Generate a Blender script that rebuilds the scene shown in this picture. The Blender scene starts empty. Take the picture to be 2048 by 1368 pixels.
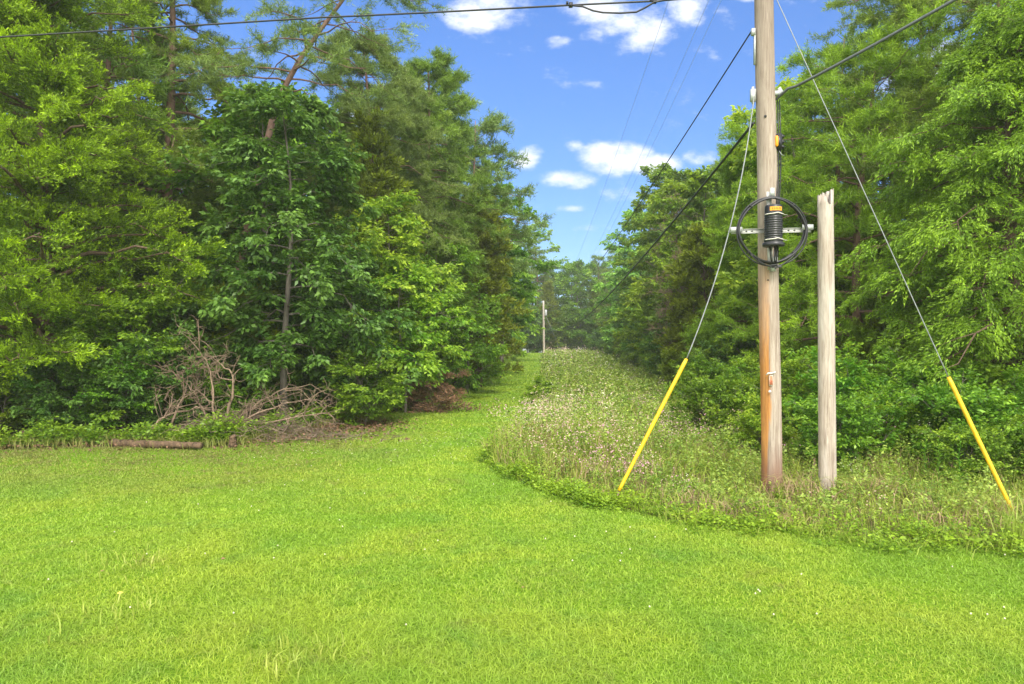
import bpy, math, random
import numpy as np
from mathutils import Vector

SC = bpy.context.scene
COL = SC.collection
R = math.radians

# ------------------------------------------------------------------ camera
F = 1365.33            # focal length in photo pixels (24 mm on 36 mm, 2048 wide)
HX, HY = 1024.0, 676.0 # principal column and horizon row
CAMZ = 2.2
cam_d = bpy.data.cameras.new('camera'); cam = bpy.data.objects.new('camera', cam_d); COL.objects.link(cam)
cam_d.lens = 24.0; cam_d.sensor_width = 36.0; cam_d.clip_start = 0.05; cam_d.clip_end = 5000
cam.location = (0, 0, CAMZ); cam.rotation_euler = (R(90 - 0.336), 0, 0)
SC.camera = cam

# ------------------------------------------------------------------ light
SUN_EL, SUN_AZ = 46.0, 168.0      # azimuth clockwise from +Y: behind the camera, to its left
SUN_STRENGTH, SUN_ANGLE = 1.8, 18.0
SKY_STRENGTH = 0.15
EXPOSURE = 1.24
sun_d = bpy.data.lights.new('sun', 'SUN'); sun = bpy.data.objects.new('sun', sun_d); COL.objects.link(sun)
sun_d.energy = SUN_STRENGTH; sun_d.angle = R(SUN_ANGLE); sun_d.color = (1.0, 0.95, 0.86)
_sd = Vector((math.sin(R(SUN_AZ)) * math.cos(R(SUN_EL)), math.cos(R(SUN_AZ)) * math.cos(R(SUN_EL)), math.sin(R(SUN_EL))))
sun.rotation_euler = _sd.to_track_quat('Z', 'Y').to_euler(); sun.location = (-20, -20, 40)

SC.render.engine = 'CYCLES'
SC.view_settings.view_transform = 'Standard'; SC.view_settings.look = 'None'
SC.view_settings.exposure = EXPOSURE; SC.view_settings.gamma = 1.0
cy = SC.cycles
cy.max_bounces = 7; cy.diffuse_bounces = 4; cy.glossy_bounces = 2; cy.transmission_bounces = 5
cy.transparent_max_bounces = 4; cy.volume_bounces = 2
cy.sample_clamp_indirect = 3.0
cy.use_denoising = True
SC.render.use_persistent_data = False


class NT:
    """small node-tree helper"""
    def __init__(s, tree): s.t = tree; s.n = tree.nodes; s.l = tree.links
    def node(s, kind, **kw):
        n = s.n.new(kind)
        for k, v in kw.items(): setattr(n, k, v)
        return n
    def put(s, sock, v):
        if v is None: return
        if isinstance(v, bpy.types.NodeSocket): s.l.new(v, sock)
        else:
            if hasattr(sock.default_value, '__len__') and len(sock.default_value) == 4 and len(v) == 3: v = (*v, 1)
            sock.default_value = v
    def math(s, op, a, b=None, c=None, clamp=False):
        n = s.node('ShaderNodeMath', operation=op, use_clamp=clamp)
        for i, v in enumerate((a, b, c)): s.put(n.inputs[i], v)
        return n.outputs[0]
    def mix(s, f, a, b, mode='MIX'):
        n = s.node('ShaderNodeMix', data_type='RGBA', blend_type=mode, clamp_factor=True)
        s.put(n.inputs[0], f); s.put(n.inputs[6], a); s.put(n.inputs[7], b)
        return n.outputs[2]
    def mapr(s, v, a, b, c=0.0, d=1.0, smooth=False):
        n = s.node('ShaderNodeMapRange'); n.clamp = True
        if smooth: n.interpolation_type = 'SMOOTHSTEP'
        s.put(n.inputs[0], v)
        for i, x in enumerate((a, b, c, d)): s.put(n.inputs[i + 1], x)
        return n.outputs[0]
    def noise(s, vec, scale, detail=3.0, rough=0.55, dist=0.0):
        n = s.node('ShaderNodeTexNoise')
        s.put(n.inputs['Vector'], vec); n.inputs['Scale'].default_value = scale
        n.inputs['Detail'].default_value = detail; n.inputs['Roughness'].default_value = rough
        n.inputs['Distortion'].default_value = dist
        return n.outputs[0]
    def vscale(s, vec, xyz, loc=(0, 0, 0)):
        n = s.node('ShaderNodeMapping'); s.put(n.inputs[0], vec)
        n.inputs['Scale'].default_value = xyz; n.inputs['Location'].default_value = loc
        return n.outputs[0]


# ------------------------------------------------------------------ sky
world = bpy.data.worlds.new('World'); SC.world = world; world.use_nodes = True
w = NT(world.node_tree); w.n.clear()
sky = w.node('ShaderNodeTexSky'); sky.sky_type = 'NISHITA'; sky.sun_disc = False
sky.sun_elevation = R(SUN_EL); sky.sun_rotation = R(SUN_AZ)
sky.altitude = 600; sky.air_density = 1.0; sky.dust_density = 0.25; sky.ozone_density = 2.2
geo = w.node('ShaderNodeTexCoord')
vdir = geo.outputs['Generated']
sep = w.node('ShaderNodeSeparateXYZ'); w.l.new(vdir, sep.inputs[0])
hs = w.node('ShaderNodeHueSaturation'); hs.inputs['Saturation'].default_value = 1.12; hs.inputs['Value'].default_value = 1.0
w.l.new(sky.outputs[0], hs.inputs['Color'])
el = w.mapr(sep.outputs[2], 0.0, 0.46)     # humid summer air: deep blue overhead, pale and dimmer low down
skyc = w.mix(1.0, hs.outputs[0], w.mix(el, (0.28, 0.33, 0.41), (0.43, 0.54, 0.74)), 'MULTIPLY')
# cumulus: soft-edged banks at fixed compass directions, edges broken up by noise
yy = w.math('MAXIMUM', sep.outputs[1], 0.05)
u = w.math('DIVIDE', sep.outputs[0], yy); v = w.math('DIVIDE', sep.outputs[2], yy)
cv = w.node('ShaderNodeCombineXYZ'); w.l.new(u, cv.inputs[0]); w.l.new(v, cv.inputs[1])
n1 = w.noise(w.vscale(cv.outputs[0], (9, 15, 1)), 1.0, 8.0, 0.62)
n2 = w.noise(w.vscale(cv.outputs[0], (26, 40, 1), (3, 1, 0)), 1.0, 5.0, 0.6)
banks = [(965, 22, 105, 42, .75), (1205, 15, 90, 50, 1), (1262, 55, 95, 68, 1), (1365, 22, 45, 42, .8), (1118, 86, 28, 15, .55),
         (1058, 314, 38, 28, .9), (1135, 358, 62, 23, 1), (1225, 318, 95, 36, 1), (1315, 330, 80, 26, .95), (1400, 318, 50, 22, .9),
         (1150, 296, 30, 12, .5), (1145, 417, 34, 10, .8), (1152, 454, 40, 9, .4), (1208, 507, 26, 12, .7), (1495, -4, 30, 10, .5),
         (1240, 598, 60, 22, .7), (700, 230, 70, 24, .8), (330, 330, 110, 40, .9), (1900, 140, 160, 60, .8), (480, 480, 100, 40, .9)]
mask = None
for (px, py, a, b, k) in banks:
    cu, cw = (px - HX) / F, (HY - py) / F
    du = w.math('DIVIDE', w.math('SUBTRACT', u, cu), a / F)
    dv = w.math('DIVIDE', w.math('SUBTRACT', v, cw), b / F)
    r2 = w.math('ADD', w.math('MULTIPLY', du, du), w.math('MULTIPLY', dv, dv))
    m = w.math('MULTIPLY', w.mapr(r2, 0.0, 1.7, 1.0, -0.45), k)
    mask = m if mask is None else w.math('MAXIMUM', mask, m)
mask = w.math('ADD', mask, w.math('MULTIPLY', w.math('SUBTRACT', n1, 0.5), 3.4))
mask = w.math('ADD', mask, w.math('MULTIPLY', w.math('SUBTRACT', n2, 0.5), 1.0))
cover = w.mapr(mask, 0.05, 1.15, 0.0, 1.0, True)
cover = w.math('MULTIPLY', cover, w.mapr(sep.outputs[1], 0.05, 0.2))
body = w.mix(w.mapr(mask, 0.3, 1.2), (2.9, 3.1, 3.5), (3.8, 3.85, 4.0))
skyc = w.mix(w.math('MULTIPLY', cover, 0.96), skyc, body)
# bright white sky behind the viewpoint and overhead, unseen, added as soft fill light
fill_deck = w.math('ADD', w.math('MULTIPLY', sep.outputs[1], -1.0), w.math('MULTIPLY', w.math('SUBTRACT', w.noise(w.vscale(vdir, (2.2, 2.2, 3.5)), 1.0, 5.0, 0.6), 0.5), 0.5))
fill_deck = w.math('MAXIMUM', w.mapr(fill_deck, -0.10, 0.35, 0, 1, True), w.mapr(sep.outputs[2], 0.66, 0.9, 0, 0.8, True))
skyc = w.mix(fill_deck, skyc, (8.0, 7.9, 7.6))
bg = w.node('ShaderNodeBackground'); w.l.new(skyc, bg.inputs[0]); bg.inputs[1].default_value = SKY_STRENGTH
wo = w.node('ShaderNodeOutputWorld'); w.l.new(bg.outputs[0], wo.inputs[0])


# ------------------------------------------------------------------ basics
def terrain(x, y):
    x = np.asarray(x, float); y = np.asarray(y, float)
    z = 0.03 * np.sin(x * 0.55 + 1.3) * np.cos(y * 0.43 + 0.4) + 0.02 * np.sin(x * 1.3 + y * 0.9)
    z = z + 0.25 * np.clip((np.abs(x - 3) - 14) / 25, 0, 3) * np.clip(y / 20, 0, 1)
    return z - 1.2 * np.clip((y - 104) / 30, 0, 3)

def tz(x, y): return float(terrain(x, y))

def at(px, py, d):
    """the point seen at photo pixel (px, py) at the distance d ahead of the viewpoint"""
    return np.array([(px - HX) / F * d, d, CAMZ + (HY - py) / F * d])

def tag(o, label=None, cat=None, group=None, kind=None):
    if label: o['label'] = label
    if cat: o['category'] = cat
    if group: o['group'] = group
    if kind: o['kind'] = kind
    return o

def empty(name, loc, label, cat, group=None):
    o = bpy.data.objects.new(name, None); COL.objects.link(o); o.location = [float(c) for c in loc]
    o.empty_display_size = 0.3
    return tag(o, label, cat, group)


class Buf:
    """collects vertices and faces as numpy arrays and links them as ONE mesh object"""
    def __init__(s): s.v = []; s.t = []; s.f3 = []; s.f4 = []; s.n = 0
    def add(s, V, F3=None, F4=None, tip=0.0):
        V = np.asarray(V, np.float32).reshape(-1, 3)
        s.v.append(V); s.t.append(np.broadcast_to(np.asarray(tip, np.float32), (len(V),)))
        if F3 is not None and len(F3): s.f3.append(np.asarray(F3, np.int64) + s.n)
        if F4 is not None and len(F4): s.f4.append(np.asarray(F4, np.int64) + s.n)
        s.n += len(V)
    def mesh(s, name, mat, smooth=False):
        V = np.concatenate(s.v); T = np.concatenate(s.t)
        f3 = np.concatenate(s.f3) if s.f3 else np.zeros((0, 3), np.int64)
        f4 = np.concatenate(s.f4) if s.f4 else np.zeros((0, 4), np.int64)
        me = bpy.data.meshes.new(name)
        me.vertices.add(len(V)); me.vertices.foreach_set('co', V.ravel())
        loops = np.concatenate([f3.ravel(), f4.ravel()]).astype(np.int32)
        me.loops.add(len(loops)); me.loops.foreach_set('vertex_index', loops)
        st = np.concatenate([np.arange(len(f3)) * 3, len(f3) * 3 + np.arange(len(f4)) * 4]).astype(np.int32)
        me.polygons.add(len(st)); me.polygons.foreach_set('loop_start', st)
        at_ = me.attributes.new('tip', 'FLOAT', 'POINT'); at_.data.foreach_set('value', np.ascontiguousarray(T))
        me.update(calc_edges=True)
        if smooth: me.shade_smooth()
        me.materials.append(mat)
        return me
    def obj(s, name, mat, parent=None, smooth=False):
        o = bpy.data.objects.new(name, s.mesh(name, mat, smooth)); COL.objects.link(o); o.parent = parent
        return o

def norm(a): return a / np.maximum(np.linalg.norm(a, axis=-1, keepdims=True), 1e-9)

def tube(buf, P, Rr, n=6, cap=True, tip=0.0, rough=0.0, rng=None):
    P = np.asarray(P, float); Rr = np.broadcast_to(np.asarray(Rr, float), (len(P),))
    T = np.gradient(P, axis=0); T = norm(T)
    up = np.array([0, 0, 1.0]) if abs(T[0][2]) < 0.9 else np.array([1.0, 0, 0])
    a = norm(np.cross(T, up)); b = np.cross(T, a)
    for i in range(1, len(P)):                    # keep the frame from flipping
        if np.dot(a[i], a[i - 1]) < 0: a[i] *= -1; b[i] *= -1
    th = np.arange(n) / n * 2 * math.pi
    rr = Rr[:, None] * (1 + (rng.normal(0, rough, (len(P), n)) if rough else 0))
    V = P[:, None] + rr[..., None] * (np.cos(th)[None, :, None] * a[:, None] + np.sin(th)[None, :, None] * b[:, None])
    k = len(P); i, j = np.meshgrid(np.arange(k - 1), np.arange(n), indexing='ij'); i = i.ravel(); j = j.ravel(); j2 = (j + 1) % n
    F4 = np.stack([i * n + j, i * n + j2, (i + 1) * n + j2, (i + 1) * n + j], 1)
    V = V.reshape(-1, 3)
    F3 = None
    if cap:
        V = np.concatenate([V, P[:1], P[-1:]]); c0 = k * n
        jj = np.arange(n); j2 = (jj + 1) % n
        F3 = np.concatenate([np.stack([j2, jj, np.full(n, c0)], 1), np.stack([(k - 1) * n + jj, (k - 1) * n + j2, np.full(n, c0 + 1)], 1)])
    buf.add(V, F3, F4, tip)

def box(buf, c, s, rot=None):
    c = np.asarray(c, float); h = np.asarray(s, float) / 2
    V = np.array([[x, y, z] for x in (-1, 1) for y in (-1, 1) for z in (-1, 1)], float) * h
    if rot is not None: V = V @ np.asarray(rot).T
    Fq = [[0, 1, 3, 2], [4, 6, 7, 5], [0, 4, 5, 1], [2, 3, 7, 6], [0, 2, 6, 4], [1, 5, 7, 3]]
    buf.add(V + c, None, Fq)

def rotY(a): c, s = math.cos(a), math.sin(a); return np.array([[c, 0, s], [0, 1, 0], [-s, 0, c]])
def rotX(a): c, s = math.cos(a), math.sin(a); return np.array([[1, 0, 0], [0, c, -s], [0, s, c]])
def rotZ(a): c, s = math.cos(a), math.sin(a); return np.array([[c, -s, 0], [s, c, 0], [0, 0, 1]])

def lathe(buf, prof, n=24, origin=(0, 0, 0), M=None):
    prof = np.asarray(prof, float); k = len(prof)
    th = np.arange(n) / n * 2 * math.pi
    V = np.stack([prof[:, None, 0] * np.cos(th), prof[:, None, 0] * np.sin(th), np.repeat(prof[:, 1:2], n, 1)], -1).reshape(-1, 3)
    if M is not None: V = V @ M.T
    i, j = np.meshgrid(np.arange(k - 1), np.arange(n), indexing='ij'); i = i.ravel(); j = j.ravel(); j2 = (j + 1) % n
    buf.add(V + np.asarray(origin), None, np.stack([i * n + j, i * n + j2, (i + 1) * n + j2, (i + 1) * n + j], 1))


# ------------------------------------------------------------------ materials
def mat(name):
    m = bpy.data.materials.new(name); m.use_nodes = True
    t = NT(m.node_tree); t.n.clear()
    out = t.node('ShaderNodeOutputMaterial')
    return m, t, out

def leaf_mat(name, c_old, c_new, trans=0.35, rough=0.45, hue=0.10, clump=0.9, spec=0.35):
    """foliage: colour differs leaf by leaf, bough by bough and tree by tree; new growth is lighter"""
    m, t, out = mat(name)
    g = t.node('ShaderNodeNewGeometry'); oi = t.node('ShaderNodeObjectInfo'); tc = t.node('ShaderNodeTexCoord')
    at_ = t.node('ShaderNodeAttribute', attribute_name='tip')
    rnd = g.outputs['Random Per Island']
    nz = t.noise(tc.outputs['Object'], clump, 3.0, 0.6)
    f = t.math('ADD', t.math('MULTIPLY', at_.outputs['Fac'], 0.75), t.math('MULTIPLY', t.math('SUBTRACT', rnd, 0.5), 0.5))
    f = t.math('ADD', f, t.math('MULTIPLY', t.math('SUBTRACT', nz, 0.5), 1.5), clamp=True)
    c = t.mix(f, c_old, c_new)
    h = t.node('ShaderNodeHueSaturation'); t.l.new(c, h.inputs['Color'])
    t.put(h.inputs['Hue'], t.math('ADD', 0.5, t.math('MULTIPLY', t.math('SUBTRACT', oi.outputs['Random'], 0.5), hue * 0.35)))
    t.put(h.inputs['Value'], t.math('ADD', 0.82, t.math('MULTIPLY', rnd, 0.36)))
    c = h.outputs[0]
    p = t.node('ShaderNodeBsdfPrincipled'); t.l.new(c, p.inputs['Base Color'])
    p.inputs['Roughness'].default_value = rough; p.inputs['Specular IOR Level'].default_value = spec
    tr = t.node('ShaderNodeBsdfTranslucent')
    t.l.new(t.mix(0.5, c, t.mix(1.0, c, (1.5, 1.25, 0.45), 'MULTIPLY')), tr.inputs[0])
    mx = t.node('ShaderNodeMixShader'); mx.inputs[0].default_value = trans
    t.l.new(p.outputs[0], mx.inputs[1]); t.l.new(tr.outputs[0], mx.inputs[2]); t.l.new(mx.outputs[0], out.inputs[0])
    return m

def bark_mat(name, c1, c2, scale=6.0, bump=0.6):
    m, t, out = mat(name)
    tc = t.node('ShaderNodeTexCoord')
    n = t.noise(t.vscale(tc.outputs['Object'], (scale * 2, scale * 2, scale * 0.45)), 1.0, 6.0, 0.7, 0.6)
    c = t.mix(t.mapr(n, 0.32, 0.68), c1, c2)
    p = t.node('ShaderNodeBsdfPrincipled'); t.l.new(c, p.inputs['Base Color']); p.inputs['Roughness'].default_value = 0.9
    p.inputs['Specular IOR Level'].default_value = 0.15
    b = t.node('ShaderNodeBump'); b.inputs['Strength'].default_value = bump; b.inputs['Distance'].default_value = 0.02
    t.l.new(n, b.inputs['Height']); t.l.new(b.outputs[0], p.inputs['Normal'])
    t.l.new(p.outputs[0], out.inputs[0])
    return m

def plain(name, c, rough=0.5, metal=0.0, spec=0.5, var=0.12, scale=20.0):
    m, t, out = mat(name)
    tc = t.node('ShaderNodeTexCoord')
    n = t.noise(tc.outputs['Object'], scale, 4.0, 0.6)
    c2 = tuple(x * (1 - 2 * var) for x in c)
    p = t.node('ShaderNodeBsdfPrincipled'); t.l.new(t.mix(t.mapr(n, 0.35, 0.65), c, c2), p.inputs['Base Color'])
    p.inputs['Roughness'].default_value = rough; p.inputs['Metallic'].default_value = metal
    p.inputs['Specular IOR Level'].default_value = spec
    t.l.new(p.outputs[0], out.inputs[0])
    return m

M = {}
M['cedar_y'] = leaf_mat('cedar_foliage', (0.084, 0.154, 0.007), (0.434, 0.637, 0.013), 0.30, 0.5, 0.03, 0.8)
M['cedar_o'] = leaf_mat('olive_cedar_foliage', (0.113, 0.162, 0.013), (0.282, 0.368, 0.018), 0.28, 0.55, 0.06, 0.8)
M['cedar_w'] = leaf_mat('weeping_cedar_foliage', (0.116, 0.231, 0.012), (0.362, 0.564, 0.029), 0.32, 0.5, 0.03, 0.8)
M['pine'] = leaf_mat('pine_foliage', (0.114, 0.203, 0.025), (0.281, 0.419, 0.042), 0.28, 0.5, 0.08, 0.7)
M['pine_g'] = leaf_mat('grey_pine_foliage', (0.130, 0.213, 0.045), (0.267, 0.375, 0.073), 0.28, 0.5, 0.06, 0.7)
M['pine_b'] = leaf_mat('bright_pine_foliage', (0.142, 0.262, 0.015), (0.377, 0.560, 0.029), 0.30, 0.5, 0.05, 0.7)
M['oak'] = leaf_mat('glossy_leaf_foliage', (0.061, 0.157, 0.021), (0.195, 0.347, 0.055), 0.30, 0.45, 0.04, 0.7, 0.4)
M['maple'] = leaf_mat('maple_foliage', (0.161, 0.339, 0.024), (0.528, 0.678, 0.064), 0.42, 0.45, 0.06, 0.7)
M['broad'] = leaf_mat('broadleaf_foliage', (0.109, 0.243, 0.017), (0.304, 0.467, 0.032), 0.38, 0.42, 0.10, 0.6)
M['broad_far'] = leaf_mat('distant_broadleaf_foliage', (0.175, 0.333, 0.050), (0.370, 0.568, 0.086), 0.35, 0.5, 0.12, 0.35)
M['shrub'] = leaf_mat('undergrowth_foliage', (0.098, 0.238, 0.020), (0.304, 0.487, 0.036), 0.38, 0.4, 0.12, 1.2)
M['rust'] = leaf_mat('dead_rusty_foliage', (0.17, 0.10, 0.065), (0.40, 0.21, 0.12), 0.15, 0.8, 0.05, 2.5)
M['bark_pine'] = bark_mat('pine_bark', (0.10, 0.060, 0.045), (0.26, 0.165, 0.125), 6)
M['bark_grey'] = bark_mat('grey_bark', (0.09, 0.075, 0.06), (0.24, 0.21, 0.18), 7)
M['bark_cedar'] = bark_mat('cedar_bark', (0.07, 0.045, 0.03), (0.19, 0.13, 0.09), 8)
M['deadwood'] = bark_mat('dead_wood', (0.12, 0.085, 0.06), (0.34, 0.245, 0.17), 9)
M['log'] = bark_mat('log_bark', (0.045, 0.032, 0.022), (0.21, 0.135, 0.085), 9, 1.0)

# ------------------------------------------------------------------ tree growing
def leaves(buf, C, D, rng, kind, size, tip, flat=0.75):
    """C leaf bases, D leaf directions"""
    n = len(C)
    L = (size * rng.uniform(0.7, 1.25, n))[:, None]
    if kind == 'broad':
        nr = norm(np.array([0, 0, 1.0]) * flat + rng.normal(0, 0.45, (n, 3)))
        S = norm(np.cross(D, nr)); nr = np.cross(S, D)
        W = L * rng.uniform(0.42, 0.60, (n, 1)) * 0.5
        V = np.stack([C, C + D * L * 0.45 + S * W + nr * L * 0.08, C + D * L - nr * L * 0.12, C + D * L * 0.45 - S * W + nr * L * 0.08], 1)
        b = np.arange(n)[:, None] * 4
        buf.add(V.reshape(-1, 3), None, b + np.array([[0, 1, 2, 3]]), np.repeat(tip, 4))
    elif kind == 'cedar':
        S = norm(np.cross(D, rng.normal(0, 1, (n, 3))))
        W = L * 0.15
        V = np.stack([C, C + D * L * 0.5 + S * W, C + D * L, C + D * L * 0.5 - S * W], 1)
        b = np.arange(n)[:, None] * 4
        buf.add(V.reshape(-1, 3), None, b + np.array([[0, 1, 2, 3]]), np.repeat(tip, 4))
    else:
        S = norm(np.cross(D, rng.normal(0, 1, (n, 3)))) * L * 0.062
        V = np.stack([C - S, C + S, C + D * L], 1)
        b = np.arange(n)[:, None] * 3
        buf.add(V.reshape(-1, 3), b + np.array([[0, 1, 2]]), None, np.repeat(tip, 3))

def sprays(buf, C, D, T, rng, kind, k, size, spread):
    """each spray: k leaves on a short twig from C along D"""
    n = len(C)
    if n == 0: return
    C = np.repeat(C, k, 0); D = np.repeat(norm(D), k, 0); T = np.repeat(T, k)
    t = rng.uniform(0, 1, (n * k, 1))
    up = np.array([0, 0, 1.0])
    lat = norm(np.cross(D, up) + 1e-4)
    sgn = rng.choice([-1.0, 1.0], (n * k, 1))
    if kind == 'broad':
        P = C + D * t * spread + lat * sgn * rng.uniform(0, 0.45, (n * k, 1)) * spread * (1.1 - t) + rng.normal(0, 0.06, (n * k, 3)) * spread
        dd = norm(D * 0.7 + lat * sgn * rng.uniform(0.2, 1.1, (n * k, 1)) - up * rng.uniform(0.0, 0.6, (n * k, 1)) + rng.normal(0, 0.2, (n * k, 3)))
    elif kind == 'cedar':
        P = C + D * t * spread + rng.normal(0, 0.16, (n * k, 3)) * spread * (1.15 - t)
        dd = norm(D * 1.0 + up * 0.35 + rng.normal(0, 0.45, (n * k, 3)))
    elif kind == 'weep':
        P = C + D * t * spread + rng.normal(0, 0.14, (n * k, 3)) * spread * (1.15 - t) - up * (t ** 2) * spread * 0.5
        dd = norm(D * 0.8 - up * 0.55 + rng.normal(0, 0.35, (n * k, 3)))
        kind = 'cedar'
    else:
        q = np.round(t * 3) / 3
        P = C + D * q * spread + rng.normal(0, 0.03, (n * k, 3))
        dd = norm(D * 0.55 + up * 0.3 + rng.normal(0, 0.7, (n * k, 3)))
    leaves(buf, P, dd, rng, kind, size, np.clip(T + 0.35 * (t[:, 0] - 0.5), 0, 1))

PROF = {
    'cone': lambda q: np.maximum(1 - q, 0.03) ** 0.72 * np.minimum(1, 0.72 + q * 2.0),
    'round': lambda q: np.sqrt(np.maximum(1 - (2 * q - 0.9) ** 2 / 1.21, 0.05)),
    'pine': lambda q: np.maximum(1.02 - q, 0.05) ** 0.5 * (0.55 + 0.6 * np.minimum(q * 2.2, 1)),
    'column': lambda q: np.maximum(1.01 - q, 0.02) ** 0.45 * np.minimum(1, 0.8 + q),
}

def grow(seed, H, rad, r0, base=0.15, prof='round', kind='broad', nl=40, ns=8, nsp=4, k=16, size=0.11, spread=0.35,
         pitch=0.5, droop=0.15, lean=(0, 0), bend=0.25, irr=0.35, sides=7, bias=None, inner=0.15, path=None, dead=0):
    """returns (wood Buf, leaf Buf): a trunk, nl limbs with ns branchlets each, nsp sprays of k leaves on each"""
    rng = np.random.default_rng(seed)
    wood, fol = Buf(), Buf()
    K = 14; s = np.linspace(0, 1, K)
    if path is not None:
        path = np.asarray(path, float); q = np.linspace(0, 1, len(path))
        TP = np.stack([np.interp(s, q, path[:, i]) for i in range(3)], 1)
        TP[1:-1] = 0.25 * TP[:-2] + 0.5 * TP[1:-1] + 0.25 * TP[2:]
        H = TP[-1, 2]
    else:
        ph = rng.uniform(0, 6.28, 2)
        TP = np.stack([lean[0] * s + bend * np.sin(s * 4 + ph[0]) * s, lean[1] * s + bend * np.sin(s * 5 + ph[1]) * s, H * s], 1)
    TP[0, 2] = -0.3
    TR = r0 * (1.0 - 0.93 * s) ** 0.85; TR[0] *= 1.35
    TR = np.maximum(TR, 0.012)
    tube(wood, TP, TR, max(sides, 8), rough=0.05, rng=rng)
    trunk = lambda t: np.stack([np.interp(t, s, TP[:, i]) for i in range(3)], -1)
    C, D, T = [], [], []
    ga = rng.uniform(0, 6.28)
    for i in range(nl):
        q = (i + rng.uniform(0, 1)) / nl
        t = base + (0.985 - base) * q
        az = ga + i * 2.39996 + rng.normal(0, 0.3)
        if bias is not None and rng.uniform() < bias[1]: az = bias[0] + rng.normal(0, 0.55)
        p0 = trunk(t)
        L = rad * float(PROF[prof](np.array(q))) * rng.uniform(1 - irr, 1 + irr * 0.55)
        L = max(L, 0.25)
        pt = pitch * rng.uniform(0.6, 1.4) + 0.5 * q ** 3
        dh = np.array([math.cos(az), math.sin(az), 0.0])
        g = np.linspace(0, 1, 7)[:, None]
        wob = rng.normal(0, 0.045 * L, (7, 3)) * g
        P = p0 + dh * L * g + np.array([0, 0, 1.0]) * L * (math.tan(min(pt, 1.2)) * g - droop * 2 * g ** 2 * (1 + 0.6 * (1 - q))) * 0.8 + wob
        lr = max(0.010, float(np.interp(t, s, TR)) * 0.42) * (1 - 0.85 * g[:, 0])
        tube(wood, P, np.maximum(lr, 0.005), 5, cap=False, rough=0.04, rng=rng)
        if i < dead: continue
        gs = rng.uniform(inner + 0.12, 1.0, ns); gs[0] = 1.0
        for j, gg in enumerate(gs):
            pb = np.array([np.interp(gg, g[:, 0], P[:, c]) for c in range(3)])
            tan = norm(P[min(6, int(gg * 6) + 1)] - P[max(0, int(gg * 6) - 1)])
            side = 1 if j % 2 else -1
            lb = L * rng.uniform(0.22, 0.46) * (1.15 - 0.55 * gg)
            a2 = side * rng.uniform(0.4, 1.2) if j else 0.0
            ca, sa = math.cos(a2), math.sin(a2)
            db = norm(np.array([tan[0] * ca - tan[1] * sa, tan[0] * sa + tan[1] * ca, tan[2] * 0.5 + rng.normal(0.10, 0.25)]))
            if j < 5: tube(wood, [pb, pb + db * lb * 0.5 + [0, 0, 0.02], pb + db * lb], [max(0.004, lr[0] * 0.3), 0.006, 0.003], 3, cap=False)
            u_ = rng.uniform(0.15, 1.0, nsp)[:, None]
            C.append(pb + db * lb * u_ + rng.normal(0, 0.05, (nsp, 3)) * lb)
            D.append(db + rng.normal(0, 0.45, (nsp, 3)) * [1, 1, 0.6])
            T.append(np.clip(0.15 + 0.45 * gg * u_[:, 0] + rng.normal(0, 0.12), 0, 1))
    C = np.concatenate(C); D = np.concatenate(D); T = np.concatenate(T)
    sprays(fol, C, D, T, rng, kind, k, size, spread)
    return wood, fol

def plant_tree(name, loc, label, cat, wood, fol, bark, leaf, group=None, rz=0.0, sc=1.0):
    e = empty(name, loc, label, cat, group)
    e.rotation_euler = (0, 0, rz); e.scale = (sc, sc, sc)
    a = wood.obj('trunk', M[bark], e, True); b = fol.obj('crown', M[leaf], e)
    return e

def copy_tree(src, loc, rz, sc, label=None, group=None, name=None):
    c = src.copy(); COL.objects.link(c); c.location = [float(x) for x in loc]; c.rotation_euler = (0, 0, rz)
    c.scale = sc if hasattr(sc, '__len__') else (sc, sc, sc)
    for ch in src.children:
        d = ch.copy(); COL.objects.link(d); d.parent = c
    if label: c['label'] = label
    if group: c['group'] = group
    return c

# ------------------------------------------------------------------ zones of the ground
LAWN = np.array([(-80, 13.2), (-13.2, 13.3), (-9, 13.5), (-6.4, 14.0), (-5.2, 15.5), (-4.3, 18), (-3.0, 22), (-1.6, 27.5), (-0.7, 40),
                 (0.3, 68), (1.5, 95), (3, 106), (5.2, 106), (4.6, 94), (3.1, 68), (2.05, 45), (1.25, 30), (0.9, 23), (0.5, 18), (0.15, 15.4), (-0.2, 14.2), (-0.42, 12.2),
                 (-0.1, 10.9), (0.45, 9.9), (1.24, 8.95), (2.0, 8.3), (2.75, 7.85), (4.1, 7.2), (5.3, 6.9), (9, 6.2), (30, 5.6), (80, 5), (80, -14), (-80, -14)], float)
MEADOW = np.array([(5.2, 106), (4.6, 94), (3.1, 68), (2.05, 45), (1.25, 30), (0.9, 23), (0.5, 18), (0.15, 15.4), (-0.2, 14.2), (-0.42, 12.2),
                   (-0.1, 10.9), (0.45, 9.9), (1.24, 8.95), (2.0, 8.3), (2.75, 7.85), (4.1, 7.2), (5.3, 6.9), (9, 6.2), (30, 5.6), (30, 8.5), (12, 9.0), (9.0, 10),
                   (7.6, 13.5), (7.0, 18), (6.7, 30), (8.2, 47), (10, 68), (12, 100), (12, 106)], float)

def inside(poly, x, y):
    x = np.asarray(x); y = np.asarray(y); c = np.zeros(x.shape, bool); n = len(poly); j = n - 1
    for i in range(n):
        xi, yi = poly[i]; xj, yj = poly[j]
        hit = ((yi > y) != (yj > y))
        xx = (xj - xi) * (y - yi) / (yj - yi + 1e-12) + xi
        c ^= hit & (x < xx); j = i
    return c

def wob(x, y):   # the mown edge wavers a little
    return (0.12 * np.sin(x * 3.1 + y * 1.7) + 0.08 * np.sin(x * 7.3 - y * 4.1), 0.10 * np.sin(y * 3.7 + x * 2.3) + 0.06 * np.sin(y * 8.1 - x * 5))

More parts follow.
